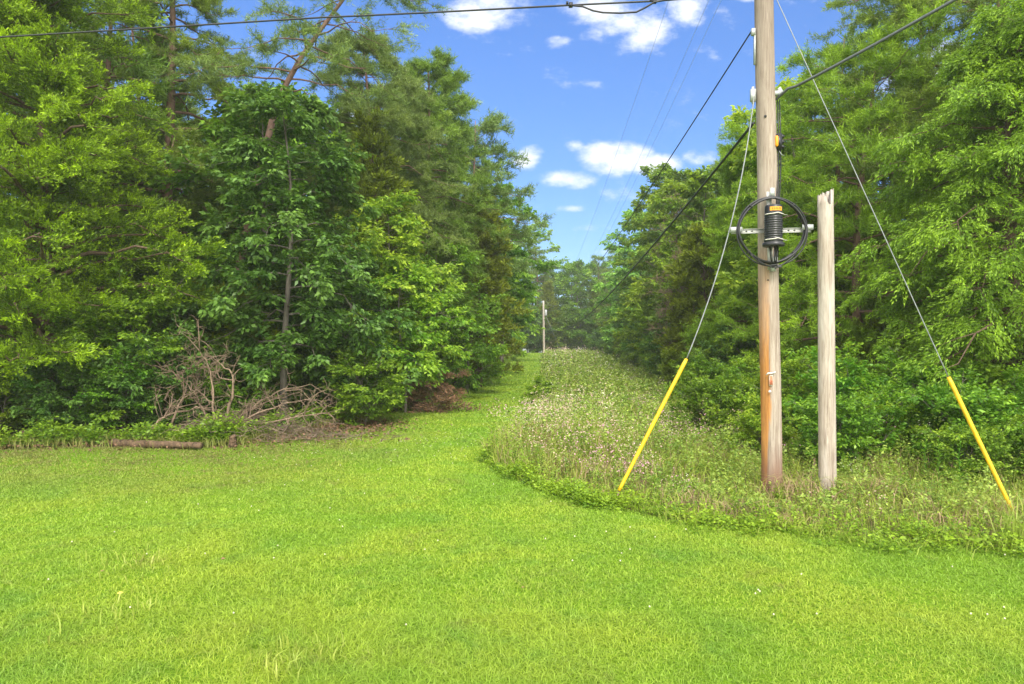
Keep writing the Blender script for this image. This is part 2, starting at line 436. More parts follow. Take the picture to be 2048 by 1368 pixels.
def zone(x, y):
    a, b = wob(x, y); x = x + a; y = y + b
    return inside(LAWN, x, y), inside(MEADOW, x, y)

# ground sheet
def build_ground():
    gx = np.concatenate([-np.geomspace(150, 26, 16), np.arange(-25, -11, 0.5), np.arange(-11, 12, 0.22), np.arange(12, 26, 0.5), np.geomspace(27, 150, 16)])
    gy = np.concatenate([-np.geomspace(40, 4, 9), np.arange(-3, 4, 1.0), np.arange(4, 26, 0.22), np.arange(26, 110, 0.8), np.geomspace(111, 240, 14)])
    X, Y = np.meshgrid(gx, gy); Z = terrain(X, Y)
    nx, ny = len(gx), len(gy)
    lw, md = zone(X, Y)
    b = Buf(); i, j = np.meshgrid(np.arange(ny - 1), np.arange(nx - 1), indexing='ij'); i = i.ravel(); j = j.ravel()
    b.add(np.stack([X, Y, Z], -1).reshape(-1, 3), None, np.stack([i * nx + j, i * nx + j + 1, (i + 1) * nx + j + 1, (i + 1) * nx + j], 1),
          (lw * 1.0 + md * 0.5).ravel())
    m, t, out = mat('ground_soil_and_turf')
    tc = t.node('ShaderNodeTexCoord'); P = tc.outputs['Object']
    at_ = t.node('ShaderNodeAttribute', attribute_name='tip'); z = at_.outputs['Fac']
    big = t.noise(P, 0.35, 3.0, 0.5); fine = t.noise(P, 30, 5.0, 0.75); mid = t.noise(P, 3.0, 5.0, 0.7)
    turf = t.mix(t.mapr(big, 0.35, 0.65), (0.16, 0.30, 0.012), (0.23, 0.36, 0.018))
    turf = t.mix(t.mapr(fine, 0.35, 0.7), turf, (0.07, 0.15, 0.012))
    weedy = t.mix(t.mapr(mid, 0.35, 0.65), (0.09, 0.12, 0.025), (0.14, 0.11, 0.05))
    litter = t.mix(t.mapr(fine, 0.3, 0.7), (0.05, 0.032, 0.018), (0.20, 0.115, 0.065))
    litter = t.mix(t.mapr(mid, 0.4, 0.6), litter, (0.045, 0.05, 0.02))
    c = t.mix(t.mapr(z, 0.05, 0.45), litter, weedy)
    c = t.mix(t.mapr(z, 0.55, 0.95), c, turf)
    p = t.node('ShaderNodeBsdfPrincipled'); t.l.new(c, p.inputs['Base Color']); p.inputs['Roughness'].default_value = 0.95
    p.inputs['Specular IOR Level'].default_value = 0.1
    bp = t.node('ShaderNodeBump'); bp.inputs['Strength'].default_value = 0.7; bp.inputs['Distance'].default_value = 0.04
    t.l.new(fine, bp.inputs['Height']); t.l.new(bp.outputs[0], p.inputs['Normal'])
    t.l.new(p.outputs[0], out.inputs[0])
    tag(b.obj('ground', m, None, True), kind='structure')

build_ground()

# ------------------------------------------------------------------ turf
def turf_mat(name, c_a, c_b, c_dry, trans=0.35):
    m, t, out = mat(name)
    g = t.node('ShaderNodeNewGeometry'); P = g.outputs['Position']; rnd = g.outputs['Random Per Island']
    at_ = t.node('ShaderNodeAttribute', attribute_name='tip')
    a = t.noise(P, 0.55, 3.0, 0.55, 0.4); b = t.noise(t.vscale(P, (1, 1, 1), (7, 3, 0)), 1.7, 4.0, 0.6, 0.3)
    c = t.mix(t.mapr(a, 0.36, 0.62), c_a, c_b)
    c = t.mix(t.math('MULTIPLY', t.mapr(b, 0.54, 0.72), 0.6), c, (0.17, 0.36, 0.05))
    sp = t.node('ShaderNodeSeparateXYZ'); t.l.new(P, sp.inputs[0])
    brownband = t.mapr(sp.outputs[1], 8.6, 13.0, 0.0, 0.8)   # blades turn browner and darker towards the wood on the left
    brownband = t.math('MULTIPLY', brownband, t.mapr(sp.outputs[0], -1.5, -4.5))
    d2 = t.noise(P, 1.3, 6.0, 0.75, 0.8)
    dry = t.math('ADD', t.mapr(d2, 0.57, 0.74, 0, 0.85), t.math('MULTIPLY', brownband, t.mapr(d2, 0.3, 0.6, 0.6, 1.5)), clamp=True)
    c = t.mix(dry, c, c_dry)
    c = t.mix(t.math('MULTIPLY', t.mapr(rnd, 0.72, 1.0), 0.35), c, (0.42, 0.50, 0.13))
    h = t.node('ShaderNodeHueSaturation'); t.l.new(c, h.inputs['Color'])
    t.put(h.inputs['Value'], t.math('ADD', 0.84, t.math('MULTIPLY', t.math('FRACT', t.math('MULTIPLY', rnd, 7.31)), 0.32)))
    c = h.outputs[0]
    p = t.node('ShaderNodeBsdfPrincipled'); t.l.new(c, p.inputs['Base Color']); p.inputs['Roughness'].default_value = 0.45
    p.inputs['Specular IOR Level'].default_value = 0.3
    tr = t.node('ShaderNodeBsdfTranslucent'); t.l.new(c, tr.inputs[0])
    mx = t.node('ShaderNodeMixShader'); mx.inputs[0].default_value = trans
    t.l.new(p.outputs[0], mx.inputs[1]); t.l.new(tr.outputs[0], mx.inputs[2]); t.l.new(mx.outputs[0], out.inputs[0])
    return m

M['turf'] = turf_mat('turf_blades', (0.26, 0.435, 0.040), (0.40, 0.52, 0.050), (0.25, 0.24, 0.07))

def blades(buf, x, y, h, wd, rng, curl=0.5, z0=None):
    n = len(x)
    z = terrain(x, y) if z0 is None else z0
    az = rng.uniform(0, 6.283, n); fa = rng.uniform(0, 6.283, n)
    ln = rng.uniform(0.1, curl, n) * h
    B = np.stack([x, y, z - 0.004], 1)
    S = np.stack([np.cos(fa), np.sin(fa), np.zeros(n)], 1) * (wd / 2)[:, None]
    dl = np.stack([np.cos(az), np.sin(az), np.zeros(n)], 1) * ln[:, None]
    up = np.zeros((n, 3)); up[:, 2] = h
    m1 = B + up * 0.55 + dl * 0.35; tp = B + up * (0.95 - 0.3 * (ln / h))[:, None] + dl * 1.3
    V = np.stack([B - S, B + S, m1 + S * 0.85, m1 - S * 0.85, tp], 1)
    i = np.arange(n)[:, None] * 5
    buf.add(V.reshape(-1, 3), i + np.array([[3, 2, 4]]), i + np.array([[0, 1, 2, 3]]), np.tile([0, 0, .5, .5, 1], n))

def scatter(rng, n, d0, d1, margin=1.6, test=None):
    """points on the ground, even per square metre, over the wedge the photo takes in plus a margin"""
    d = np.sqrt(rng.uniform(d0 ** 2, d1 ** 2, n)); xw = 0.78 * d + margin
    x = rng.uniform(-1, 1, n) * xw
    ok = test(x, d) if test is not None else np.ones(n, bool)
    return x[ok], d[ok]

rng = np.random.default_rng(11)
def vnoise(x, y, s, seed=0):
    return (np.sin(x * s + seed) * np.cos(y * s * 1.13 + seed * 2) + 0.6 * np.sin(x * s * 2.3 + y * s * 1.7 + seed * 3) + 0.4 * np.cos(x * s * 4.1 - y * s * 3.7 + seed)) / 2.0

def build_lawn():
    b = Buf()
    is_lawn = lambda x, y: zone(x, y)[0]
    for (d0, d1, dens, hh) in ((3.3, 5.5, 9000, .038), (5.5, 8, 5600, .035), (8, 11, 3400, .034), (11, 16, 1900, .035), (16, 30, 520, .05), (30, 100, 130, .06)):
        area = 0.78 * (d1 ** 2 - d0 ** 2) + 3.2 * (d1 - d0)
        x, y = scatter(rng, int(area * dens), d0, d1, test=is_lawn)
        p = np.clip(0.8 + 0.45 * vnoise(x, y, 1.7, 2.0) - 0.35 * np.clip((y - 9) / 4, 0, 1) * np.clip((-x - 1.5) / 3, 0, 1), 0.25, 1.0)
        keep = rng.uniform(0, 1, len(x)) < p; x, y = x[keep], y[keep]
        h = hh * rng.uniform(0.55, 1.5, len(x)) * (1 + 0.35 * vnoise(x, y, 1.1, 5.0))
        lush = np.clip((5.2 - np.hypot(x + 1.6, (y - 4.2) * 1.5)) / 5.2, 0, 1) * (x < 0.6)
        h *= 1 + 0.8 * lush
        wd = np.maximum(0.0042, y * 0.00105) * rng.uniform(0.7, 1.4, len(x))
        blades(b, x, y, h, wd, rng, 2.2)
    tag(b.obj('lawn_grass', M['turf']), 'bright green mown lawn grass covering the foreground and the path', 'grass', kind='stuff')
build_lawn()

# ------------------------------------------------------------------ trees along the left wood
LT = []
def tree(name, x, y, label, cat, bark, leaf, group=None, rz=0.0, **kw):
    wd_, fl_ = grow(**kw)
    e = plant_tree(name, (x, y, tz(x, y)), label, cat, wd_, fl_, bark, leaf, group, rz)
    return e

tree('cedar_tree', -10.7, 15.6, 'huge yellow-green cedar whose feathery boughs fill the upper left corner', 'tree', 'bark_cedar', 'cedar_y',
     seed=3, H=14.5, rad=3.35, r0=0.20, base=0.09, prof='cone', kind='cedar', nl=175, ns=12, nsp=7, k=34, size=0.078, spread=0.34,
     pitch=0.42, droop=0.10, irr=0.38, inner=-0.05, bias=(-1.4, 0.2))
tree('pine_tree', -10.4, 20.5, 'tall pine with reddish trunk rising between the cedar and the leaning pine', 'tree', 'bark_pine', 'pine',
     seed=5, H=17, rad=3.1, r0=0.22, base=0.16, prof='pine', kind='needle', nl=80, ns=10, nsp=7, k=46, size=0.133, spread=0.34,
     pitch=0.12, droop=0.22, irr=0.45)
tree('leaning_pine', -8.2, 19.0, 'leaning pine with a bare reddish trunk slanting up to the right against the sky', 'tree', 'bark_pine', 'pine_g',
     seed=8, H=14, rad=2.9, r0=0.145, base=0.50, prof='pine', kind='needle', nl=42, ns=7, nsp=4, k=44, size=0.13, spread=0.36,
     pitch=0.10, droop=0.12, irr=0.5, path=[(0, 0, -0.3), (0.35, 0, 3.0), (1.1, 0, 6.4), (1.65, 0, 8.9), (2.6, 0, 10.4), (4.0, 0, 12.2), (4.9, 0, 13.8)], dead=3)
tree('glossy_leaved_tree', -5.75, 17.2, 'dark glossy-leaved tree with pale twigs in front of the leaning pine', 'tree', 'bark_grey', 'oak',
     seed=13, H=8.1, rad=2.15, r0=0.10, base=0.20, prof='round', kind='broad', nl=44, ns=8, nsp=5, k=17, size=0.150, spread=0.42,
     pitch=0.35, droop=0.28, irr=0.35)
tree('young_oak', -4.7, 19.3, 'low spreading young oak with drooping leafy sprays at the lawn edge', 'tree', 'bark_grey', 'oak',
     seed=14, H=4.4, rad=1.6, r0=0.06, base=0.2, prof='round', kind='broad', nl=30, ns=7, nsp=4, k=14, size=0.145, spread=0.45,
     pitch=0.25, droop=0.25, irr=0.4)
tree('maple_tree', -3.9, 20.4, 'bright yellow-green maple standing between the dark glossy tree and the olive cedar', 'tree', 'bark_grey', 'maple',
     seed=21, H=6.2, rad=1.6, r0=0.07, base=0.16, prof='round', kind='broad', nl=34, ns=7, nsp=4, k=16, size=0.14, spread=0.40,
     pitch=0.35, droop=0.18, irr=0.5)
tree('maple_sapling', -3.1, 19.8, 'slim maple sapling reaching light green layered boughs toward the path', 'tree', 'bark_grey', 'maple',
     seed=22, H=4.2, rad=1.45, r0=0.045, base=0.2, prof='round', kind='broad', nl=20, ns=7, nsp=4, k=14, size=0.13, spread=0.42,
     pitch=0.15, droop=0.12, irr=0.5, bias=(0.0, 0.5))
tree('dogwood_tree', -2.9, 24.0, 'light green dogwood in flat layers behind the maple sapling', 'tree', 'bark_grey', 'broad',
     seed=23, H=5.6, rad=1.9, r0=0.06, base=0.15, prof='round', kind='broad', nl=26, ns=8, nsp=4, k=16, size=0.13, spread=0.45,
     pitch=0.08, droop=0.08, irr=0.45)
tree('cedar_tree', -4.6, 22.5, 'olive brown cedar showing between the dark glossy tree and the yellow-green maple', 'tree', 'bark_cedar', 'cedar_o',
     seed=31, H=9.2, rad=1.8, r0=0.11, base=0.10, prof='cone', kind='cedar', nl=80, ns=7, nsp=4, k=18, size=0.15, spread=0.34,
     pitch=0.45, droop=0.08, irr=0.35)
tree('cedar_tree', -1.45, 30.5, 'olive green cedar column right at the path, low end of the tall pine row', 'tree', 'bark_cedar', 'cedar_o',
     seed=32, H=8.2, rad=1.75, r0=0.12, base=0.07, prof='column', kind='cedar', nl=85, ns=8, nsp=4, k=20, size=0.17, spread=0.36,
     pitch=0.5, droop=0.06, irr=0.3)
tree('pine_tree', -5.2, 24.5, 'tall feathery grey-green pine just right of the leaning trunk', 'tree', 'bark_pine', 'pine_g',
     seed=41, H=13.0, rad=3.0, r0=0.17, base=0.30, prof='pine', kind='needle', nl=70, ns=9, nsp=7, k=44, size=0.156, spread=0.42,
     pitch=0.10, droop=0.22, irr=0.4)
tree('pine_tree', -3.6, 28.0, 'tall soft-needled pine with its pointed top second down the skyline slope', 'tree', 'bark_pine', 'pine',
     seed=42, H=13.6, rad=2.7, r0=0.17, base=0.25, prof='pine', kind='needle', nl=72, ns=9, nsp=7, k=44, size=0.172, spread=0.45,
     pitch=0.12, droop=0.20, irr=0.4)
tree('pine_tree', -2.0, 33.0, 'sparse pine at the skyline with ragged brownish twigs reaching over the path', 'tree', 'bark_pine', 'pine_g',
     seed=43, H=12.6, rad=3.1, r0=0.17, base=0.28, prof='pine', kind='needle', nl=50, ns=8, nsp=4, k=24, size=0.24, spread=0.45,
     pitch=0.16, droop=0.10, irr=0.5, bias=(-0.3, 0.35))
tree('oak_tree', -0.6, 38.0, 'airy small-leaved oak peeping past the pine row over the path', 'tree', 'bark_grey', 'broad',
     seed=44, H=10.4, rad=2.0, r0=0.12, base=0.3, prof='round', kind='broad', nl=34, ns=8, nsp=4, k=14, size=0.2, spread=0.5,
     pitch=0.35, droop=0.12, irr=0.5)
tree('beech_tree', -2.3, 47, 'light green tree hanging over the narrowing path before the far pole', 'tree', 'bark_grey', 'broad',
     seed=45, H=10.2, rad=2.1, r0=0.12, base=0.08, prof='round', kind='broad', nl=44, ns=8, nsp=4, k=16, size=0.24, spread=0.55,
     pitch=0.25, droop=0.14, irr=0.35)
tree('elm_tree', -1.0, 64, 'pale green tree at the path bend just left of the far pole', 'tree', 'bark_grey', 'maple',
     seed=46, H=11, rad=2.3, r0=0.13, base=0.06, prof='round', kind='broad', nl=44, ns=8, nsp=4, k=14, size=0.30, spread=0.7,
     pitch=0.25, droop=0.14, irr=0.3)
tree('sycamore_tree', 3.6, 118, 'tall thin-crowned tree with open clumps of leaves above the far pole', 'tree', 'bark_grey', 'broad_far',
     seed=47, H=21, rad=3.6, r0=0.22, base=0.55, prof='round', kind='broad', nl=16, ns=6, nsp=4, k=14, size=0.55, spread=1.1,
     pitch=0.5, droop=0.05, irr=0.5)

# ------------------------------------------------------------------ trees along the right wood
tree('cedar_tree', 9.6, 12.9, 'bright green weeping cedar filling the right edge beyond the guy wire', 'tree', 'bark_cedar', 'cedar_w',
     seed=61, H=8.2, rad=2.75, r0=0.16, base=0.07, prof='column', kind='weep', nl=130, ns=11, nsp=7, k=34, size=0.072, spread=0.38,
     pitch=0.25, droop=0.22, irr=0.4, inner=0.0)
tree('pine_tree', 12.2, 17.0, 'big dark-limbed pine leaning its long boughs across the upper right corner', 'tree', 'bark_pine', 'pine',
     seed=62, H=15.5, rad=4.6, r0=0.24, base=0.30, prof='pine', kind='needle', nl=70, ns=10, nsp=7, k=49, size=0.133, spread=0.40,
     pitch=0.16, droop=0.10, irr=0.4, bias=(3.3, 0.35))
tree('pine_tree', 8.9, 17.4, 'bright needled pine right behind the broken pole stub', 'tree', 'bark_pine', 'pine_b',
     seed=63, H=9.3, rad=3.0, r0=0.15, base=0.07, prof='round', kind='needle', nl=75, ns=9, nsp=7, k=49, size=0.125, spread=0.38,
     pitch=0.18, droop=0.14, irr=0.4)
tree('tulip_tree', 8.9, 21.5, 'leafy tree with a yellowish rounded top just right of the utility pole', 'tree', 'bark_grey', 'maple',
     seed=64, H=9.8, rad=2.0, r0=0.13, base=0.25, prof='round', kind='broad', nl=44, ns=8, nsp=4, k=16, size=0.17, spread=0.45,
     pitch=0.4, droop=0.12, irr=0.4)
tree('pine_tree', 8.8, 24.5, 'bushy light green pine whose left side reaches the open sky beside the utility pole', 'tree', 'bark_pine', 'pine_b',
     seed=65, H=9.3, rad=2.1, r0=0.14, base=0.10, prof='column', kind='needle', nl=77, ns=9, nsp=7, k=44, size=0.156, spread=0.42,
     pitch=0.18, droop=0.14, irr=0.35)
tree('cedar_tree', 8.1, 29.0, 'low dark green cedar beside the meadow left of the utility pole', 'tree', 'bark_cedar', 'cedar_o',
     seed=66, H=6.6, rad=1.7, r0=0.1, base=0.04, prof='column', kind='cedar', nl=70, ns=8, nsp=4, k=18, size=0.18, spread=0.36,
     pitch=0.45, droop=0.06, irr=0.3)
tree('ash_tree', 9.3, 33, 'yellow-green ash with layered leaves above the meadow edge', 'tree', 'bark_grey', 'broad',
     seed=67, H=9.8, rad=2.4, r0=0.13, base=0.06, prof='round', kind='broad', nl=50, ns=8, nsp=4, k=16, size=0.2, spread=0.5,
     pitch=0.3, droop=0.14, irr=0.35)
tree('oak_tree', 9.6, 40, 'dense mid-green oak at the meadow side where the cables cross it', 'tree', 'bark_grey', 'broad',
     seed=68, H=11.0, rad=2.6, r0=0.14, base=0.05, prof='round', kind='broad', nl=50, ns=8, nsp=4, k=16, size=0.22, spread=0.55,
     pitch=0.3, droop=0.14, irr=0.35)
tree('poplar_tree', 11.2, 50, 'tall domed tree forming the highest top of the right wood beyond the cables', 'tree', 'bark_grey', 'broad',
     seed=69, H=14.2, rad=2.9, r0=0.17, base=0.05, prof='round', kind='broad', nl=56, ns=8, nsp=4, k=16, size=0.26, spread=0.6,
     pitch=0.4, droop=0.12, irr=0.3)
tree('hickory_tree', 12.6, 66, 'rounded grey-green tree stepping down behind the tall domed tree', 'tree', 'bark_grey', 'broad_far',
     seed=70, H=14.0, rad=3.3, r0=0.17, base=0.05, prof='round', kind='broad', nl=50, ns=8, nsp=4, k=15, size=0.32, spread=0.8,
     pitch=0.3, droop=0.12, irr=0.3)

# bare dead trees in the right wood
def dead_tree(x, y, H, rad, label, seed, **kw):
    wd_, fl_ = grow(seed=seed, H=H, rad=rad, r0=0.07, base=0.3, prof='round', kind='broad', nl=46, ns=12, nsp=1, k=1, size=0.02, spread=0.05, pitch=0.3, droop=0.1, irr=0.5, **kw)
    rg = np.random.default_rng(seed); tw = Buf()
    src = np.concatenate(fl_.v)[::4]
    for p in src:
        d = rg.normal(0, 1, 3); d /= np.linalg.norm(d)
        tube(tw, [p, p + d * 0.22, p + d * 0.4 + rg.normal(0, 0.08, 3)], [0.012, 0.009, 0.005], 3, cap=False)
    e = empty('dead_tree', (x, y, tz(x, y)), label, 'tree')
    wood_ = wd_.obj('trunk', M['deadwood'], e, True); tw.obj('crown', M['deadwood'], e)
dead_tree(7.6, 30.3, 6.0, 1.2, 'bare brown dead tree among the green right of the hanging cables', 81)
dead_tree(8.3, 34.5, 9.3, 1.4, 'taller bare dead tree whose pinkish twigs show at treetop height', 82)

# ------------------------------------------------------------------ forest behind: one of each kind, then copies
def proto(name, label, bark, leaf, **kw):
    wd_, fl_ = grow(**kw)
    return plant_tree(name, (0, 0, 0), label, 'tree', wd_, fl_, bark, leaf)
PR = [
    (proto('pine_tree', '', 'bark_pine', 'pine', seed=101, H=15, rad=2.9, r0=0.19, base=0.25, prof='pine', kind='needle', nl=44, ns=8, nsp=4, k=20, size=0.28, spread=0.5, pitch=0.12, droop=0.16, irr=0.4), 'pine'),
    (proto('pine_tree', '', 'bark_pine', 'pine_g', seed=102, H=14, rad=2.5, r0=0.17, base=0.35, prof='pine', kind='needle', nl=40, ns=8, nsp=4, k=20, size=0.28, spread=0.5, pitch=0.2, droop=0.16, irr=0.4), 'pine'),
    (proto('broadleaf_tree', '', 'bark_grey', 'broad', seed=103, H=13, rad=3.0, r0=0.17, base=0.12, prof='round', kind='broad', nl=44, ns=8, nsp=4, k=13, size=0.27, spread=0.7, pitch=0.35, droop=0.14, irr=0.4), 'broadleaf'),
    (proto('broadleaf_tree', '', 'bark_grey', 'broad_far', seed=104, H=14, rad=2.7, r0=0.17, base=0.10, prof='round', kind='broad', nl=44, ns=8, nsp=4, k=13, size=0.29, spread=0.7, pitch=0.45, droop=0.12, irr=0.4), 'broadleaf'),
    (proto('cedar_tree', '', 'bark_cedar', 'cedar_o', seed=105, H=10, rad=1.9, r0=0.13, base=0.08, prof='cone', kind='cedar', nl=60, ns=7, nsp=4, k=14, size=0.22, spread=0.45, pitch=0.4, droop=0.1, irr=0.35), 'cedar'),
]
FILL = []
def wood_fill(seed, where, xy, hs):
    rg = np.random.default_rng(seed)
    for (x, y), h in zip(xy, hs):
        i = int(rg.choice([0, 1, 2, 3, 4], p=[.28, .17, .25, .18, .12]))
        h_ = h * rg.uniform(0.86, 1.12); px = HX + F * x / y
        if where == 'left' and 400 < px < 800: h_ = min(h_, (CAMZ + (HY - 215) / F * y) / (15, 14, 13, 14, 10)[i])   # lower trees behind the leaning pine
        FILL.append((i, x, y, rg.uniform(0, 6.28), h_, where))
rg = np.random.default_rng(77)
L_IN = [(-13.2, 17.5), (-7.0, 21.5), (-5.0, 27), (-3.6, 33), (-3.0, 42), (-3.6, 55), (-3.8, 70), (-3.4, 85), (-2.0, 100)]
def edge(tbl, y): return np.interp(y, [p[1] for p in tbl], [p[0] for p in tbl])
def jit_rows(tbl, sgn, rows, y0, y1, step, gap):
    out = []
    for r_ in range(rows):
        y = y0 + rg.uniform(0, step)
        while y < y1:
            x = edge(tbl, y) + sgn * (r_ * gap + rg.uniform(-0.9, 0.9) + 0.6)
            if abs(x) < 0.80 * y + 3: out.append((x, y + rg.uniform(-0.8, 0.8)))
            y += step * (1 + y / 60)
    return out
lf = jit_rows(L_IN, -1, 5, 19, 100, 3.3, 3.3)
wood_fill(1, 'left', lf, np.ones(len(lf)) * 0.92)
R_IN = [(13.5, 13.5), (10.8, 18), (10.6, 24), (11.0, 32), (12.2, 45), (13.6, 60), (14.3, 80), (14.0, 104)]
rf = jit_rows(R_IN, 1, 5, 15, 104, 3.4, 3.2)
wood_fill(2, 'right', rf, np.ones(len(rf)) * 0.80)
fw = [(x + rg.uniform(-1.2, 1.2), 106 + 7 * k + rg.uniform(-2, 2)) for k in range(3) for x in np.arange(-16, 32, 4.2)]
wood_fill(3, 'far', fw, [1.12] * len(fw))
WHERE = {'left': ('standing deep in the wood left of the mown path', 'trees inside the wood left of the path'),
         'right': ('standing deep in the wood right of the meadow', 'trees inside the wood right of the meadow'),
         'far': ('in the hazy tree wall closing the far end of the clearing', 'trees in the wall at the far end')}
seen = set()
for (i, x, y, rz, sc_, wh) in FILL:
    src, kind_ = PR[i]
    lab = {'pine': 'grey-green pine ', 'broadleaf': 'full green broadleaf tree ', 'cedar': 'narrow olive cedar '}[kind_] + WHERE[wh][0]
    loc = (x, y, tz(x, y))
    if i not in seen:
        seen.add(i); src.location = loc; src.rotation_euler = (0, 0, rz); src.scale = (sc_,) * 3
        src['label'] = lab; src['group'] = kind_ + ' ' + WHERE[wh][1]
    else:
        copy_tree(src, loc, rz, sc_, lab, kind_ + ' ' + WHERE[wh][1])

# ------------------------------------------------------------------ undergrowth
def shrub_proto(leaf, seed, H, rad, size, nl=26, ns=7, nsp=4, k=13, kind='broad', spread=0.30, name='shrub', bark='bark_grey', **kw):
    a = dict(base=0.02, prof='round', pitch=0.7, droop=0.12, irr=0.4); a.update(kw)
    wd_, fl_ = grow(seed=seed, H=H, rad=rad, r0=0.03, kind=kind, nl=nl, ns=ns, nsp=nsp, k=k, size=size, spread=spread, **a)
    e = empty(name, (0, 0, 0), '', 'shrub')
    wd_.obj('stem', M[bark], e, True); fl_.obj('foliage', M[leaf], e)
    return e
SH = [shrub_proto('shrub', 201, 1.7, 1.0, 0.115), shrub_proto('broad', 202, 2.1, 1.1, 0.10, k=16), shrub_proto('oak', 203, 1.9, 1.1, 0.13),
      shrub_proto('maple', 204, 1.3, 0.8, 0.09, k=15), shrub_proto('shrub', 205, 1.1, 0.9, 0.085, k=16), shrub_proto('cedar_o', 206, 1.8, 0.8, 0.13, kind='cedar', k=16, pitch=0.5)]
SH += [shrub_proto('shrub', 206, 3.2, 1.7, 0.115, nl=46, ns=8, nsp=5, k=16), shrub_proto('oak', 207, 3.5, 1.8, 0.12, nl=46, ns=8, nsp=5, k=16),
       shrub_proto('broad', 208, 3.0, 1.9, 0.10, nl=48, ns=8, nsp=5, k=18)]
used_sh = set()
def put_shrub(i, x, y, rz, sc, label, group=None):
    if group and not hasattr(sc, '__len__') and sc > 1.25 and i in (0, 1, 2, 4):   # tall bushes keep leaves of normal size
        i = {0: 6, 1: 8, 2: 7, 4: 8}[i]; sc = sc / 1.8
        n_ = LBL[i]; label = n_ + label[label.index(' bush in'):]; group = n_ + ' ' + group.split(' ', 1)[1][group.split(' ', 1)[1].index('undergrowth'):]
    loc = (x, y, tz(x, y))
    if i not in used_sh:
        used_sh.add(i); o = SH[i]; o.location = loc; o.rotation_euler = (0, 0, rz); o.scale = (sc,) * 3 if not hasattr(sc, '__len__') else sc
        o['label'] = label
        if group: o['group'] = group
        return o
    c = copy_tree(SH[i], loc, rz, sc, label, group)
    if not group and 'group' in c: del c['group']
    return c
# the ones the photo shows by themselves
put_shrub(3, 1.0, 22.8, 0.3, (0.6, 0.6, 0.46), 'dark green bush alone at the meadow corner where path and flowers meet')
put_shrub(1, -1.75, 26.5, 1.0, (1.35, 1.25, 1.35), 'big rounded dark shrub bulging over the path edge under the olive cedar')
put_shrub(5, 6.7, 27.5, 2.0, (0.9, 0.9, 0.75), 'low juniper bush at the wood foot behind the left guy guard')
put_shrub(4, 8.2, 12.4, 2.0, (1.2, 1.0, 1.05), 'grey-green vine-covered mound just left of the right guy guard')
put_shrub(3, 6.6, 14.0, 1.2, (1.0, 0.9, 1.0), 'lime green bush between the utility pole and the broken stub')
put_shrub(2, -8.3, 15.6, 0.4, (0.8, 0.7, 0.85), 'leafy bush at the foot of the cedar beside the brush pile')
put_shrub(0, -3.7, 17.2, 0.9, (0.85, 0.8, 0.75), 'fresh green bush between the brush pile and the rusty dead bush')
gL = 'undergrowth bushes along the left wood'; gR = 'undergrowth bushes along the right wood'
LBL = {0: 'broad-leaved', 1: 'dense', 2: 'glossy dark', 3: 'lime green', 4: 'low small-leaved', 5: 'scrubby juniper', 6: 'man-high broad-leaved', 7: 'man-high glossy', 8: 'wide small-leaved'}
rgr = np.random.default_rng(66)
for (x, y, i, sc) in ((5.3, 11.2, 4, .75), (6.2, 11.6, 3, .7), (7.0, 10.9, 4, .85), (7.9, 11.3, 0, .62), (6.0, 12.6, 0, .7), (7.2, 12.2, 1, .62), (4.6, 12.4, 3, .62), (5.2, 13.6, 1, .62), (8.3, 10.2, 0, .5), (6.6, 9.9, 4, .55), (7.6, 9.6, 4, .6), (4.3, 14.5, 4, .8), (5.4, 15.5, 0, .6), (6.1, 17.5, 1, .6), (5.9, 20, 0, .65), (6.2, 23, 1, .6)):
    put_shrub(i, x, y, rgr.uniform(0, 6.28), sc, LBL[i] + ' low bush in the weeds right of the poles', LBL[i] + ' bushes in the weeds right of the poles')
rg = np.random.default_rng(5)
EL = [(-13.2, 14.6), (-10, 15.0), (-7.4, 15.8), (-6.1, 17.2), (-4.9, 20), (-3.8, 25), (-2.5, 32), (-1.7, 42), (-1.2, 60), (-1.0, 85)]
xs = np.arange(-17, -6.2, 0.95)
for x in xs:
    for r_, (dy, sc) in enumerate(((0.3, 0.62), (1.6, 1.0), (3.6, 1.45), (6.4, 1.9))):
        y = max(14.3, np.interp(x, [-13.2, -10, -7.4, -5.6], [14.4, 14.8, 15.4, 17.0])) + dy + rg.uniform(-0.3, 0.3)
        i = int(rg.choice([0, 1, 2, 4, 5], p=[.28, .22, .25, .17, .08]))
        s_ = sc * rg.uniform(0.75, 1.15)
        if r_ == 0 and -8.4 < x < -4.4: continue
        put_shrub(i, x + rg.uniform(-0.3, 0.3), y, rg.uniform(0, 6.28), s_, LBL[i] + ' bush in the undergrowth of the wood left of the path', LBL[i] + ' ' + gL)
y = 16.5
while y < 98:
    for r_, (dx, sc) in enumerate(((0.5, 0.75), (1.9, 1.3), (4.2, 1.8), (7.2, 2.1))):
        x = edge(EL, y) - dx + rg.uniform(-0.3, 0.3) - (0.7 if y > 32 else 0)
        i = int(rg.choice([0, 1, 2, 4], p=[.32, .3, .25, .13]))
        s_ = sc * rg.uniform(0.75, 1.15) * (1 + y / 150)
        if r_ == 0 and y < 22: s_ *= 0.7
        put_shrub(i, x, y + rg.uniform(-0.4, 0.4), rg.uniform(0, 6.28), s_, LBL[i] + ' bush in the undergrowth of the wood left of the path', LBL[i] + ' ' + gL)
    y += 1.5 * (1 + y / 40)
ER = [(9.3, 10.6), (8.0, 13), (7.4, 16), (7.2, 22), (7.0, 30), (8.0, 42), (9.6, 60), (11.5, 85), (12.2, 104)]
y = 11.2
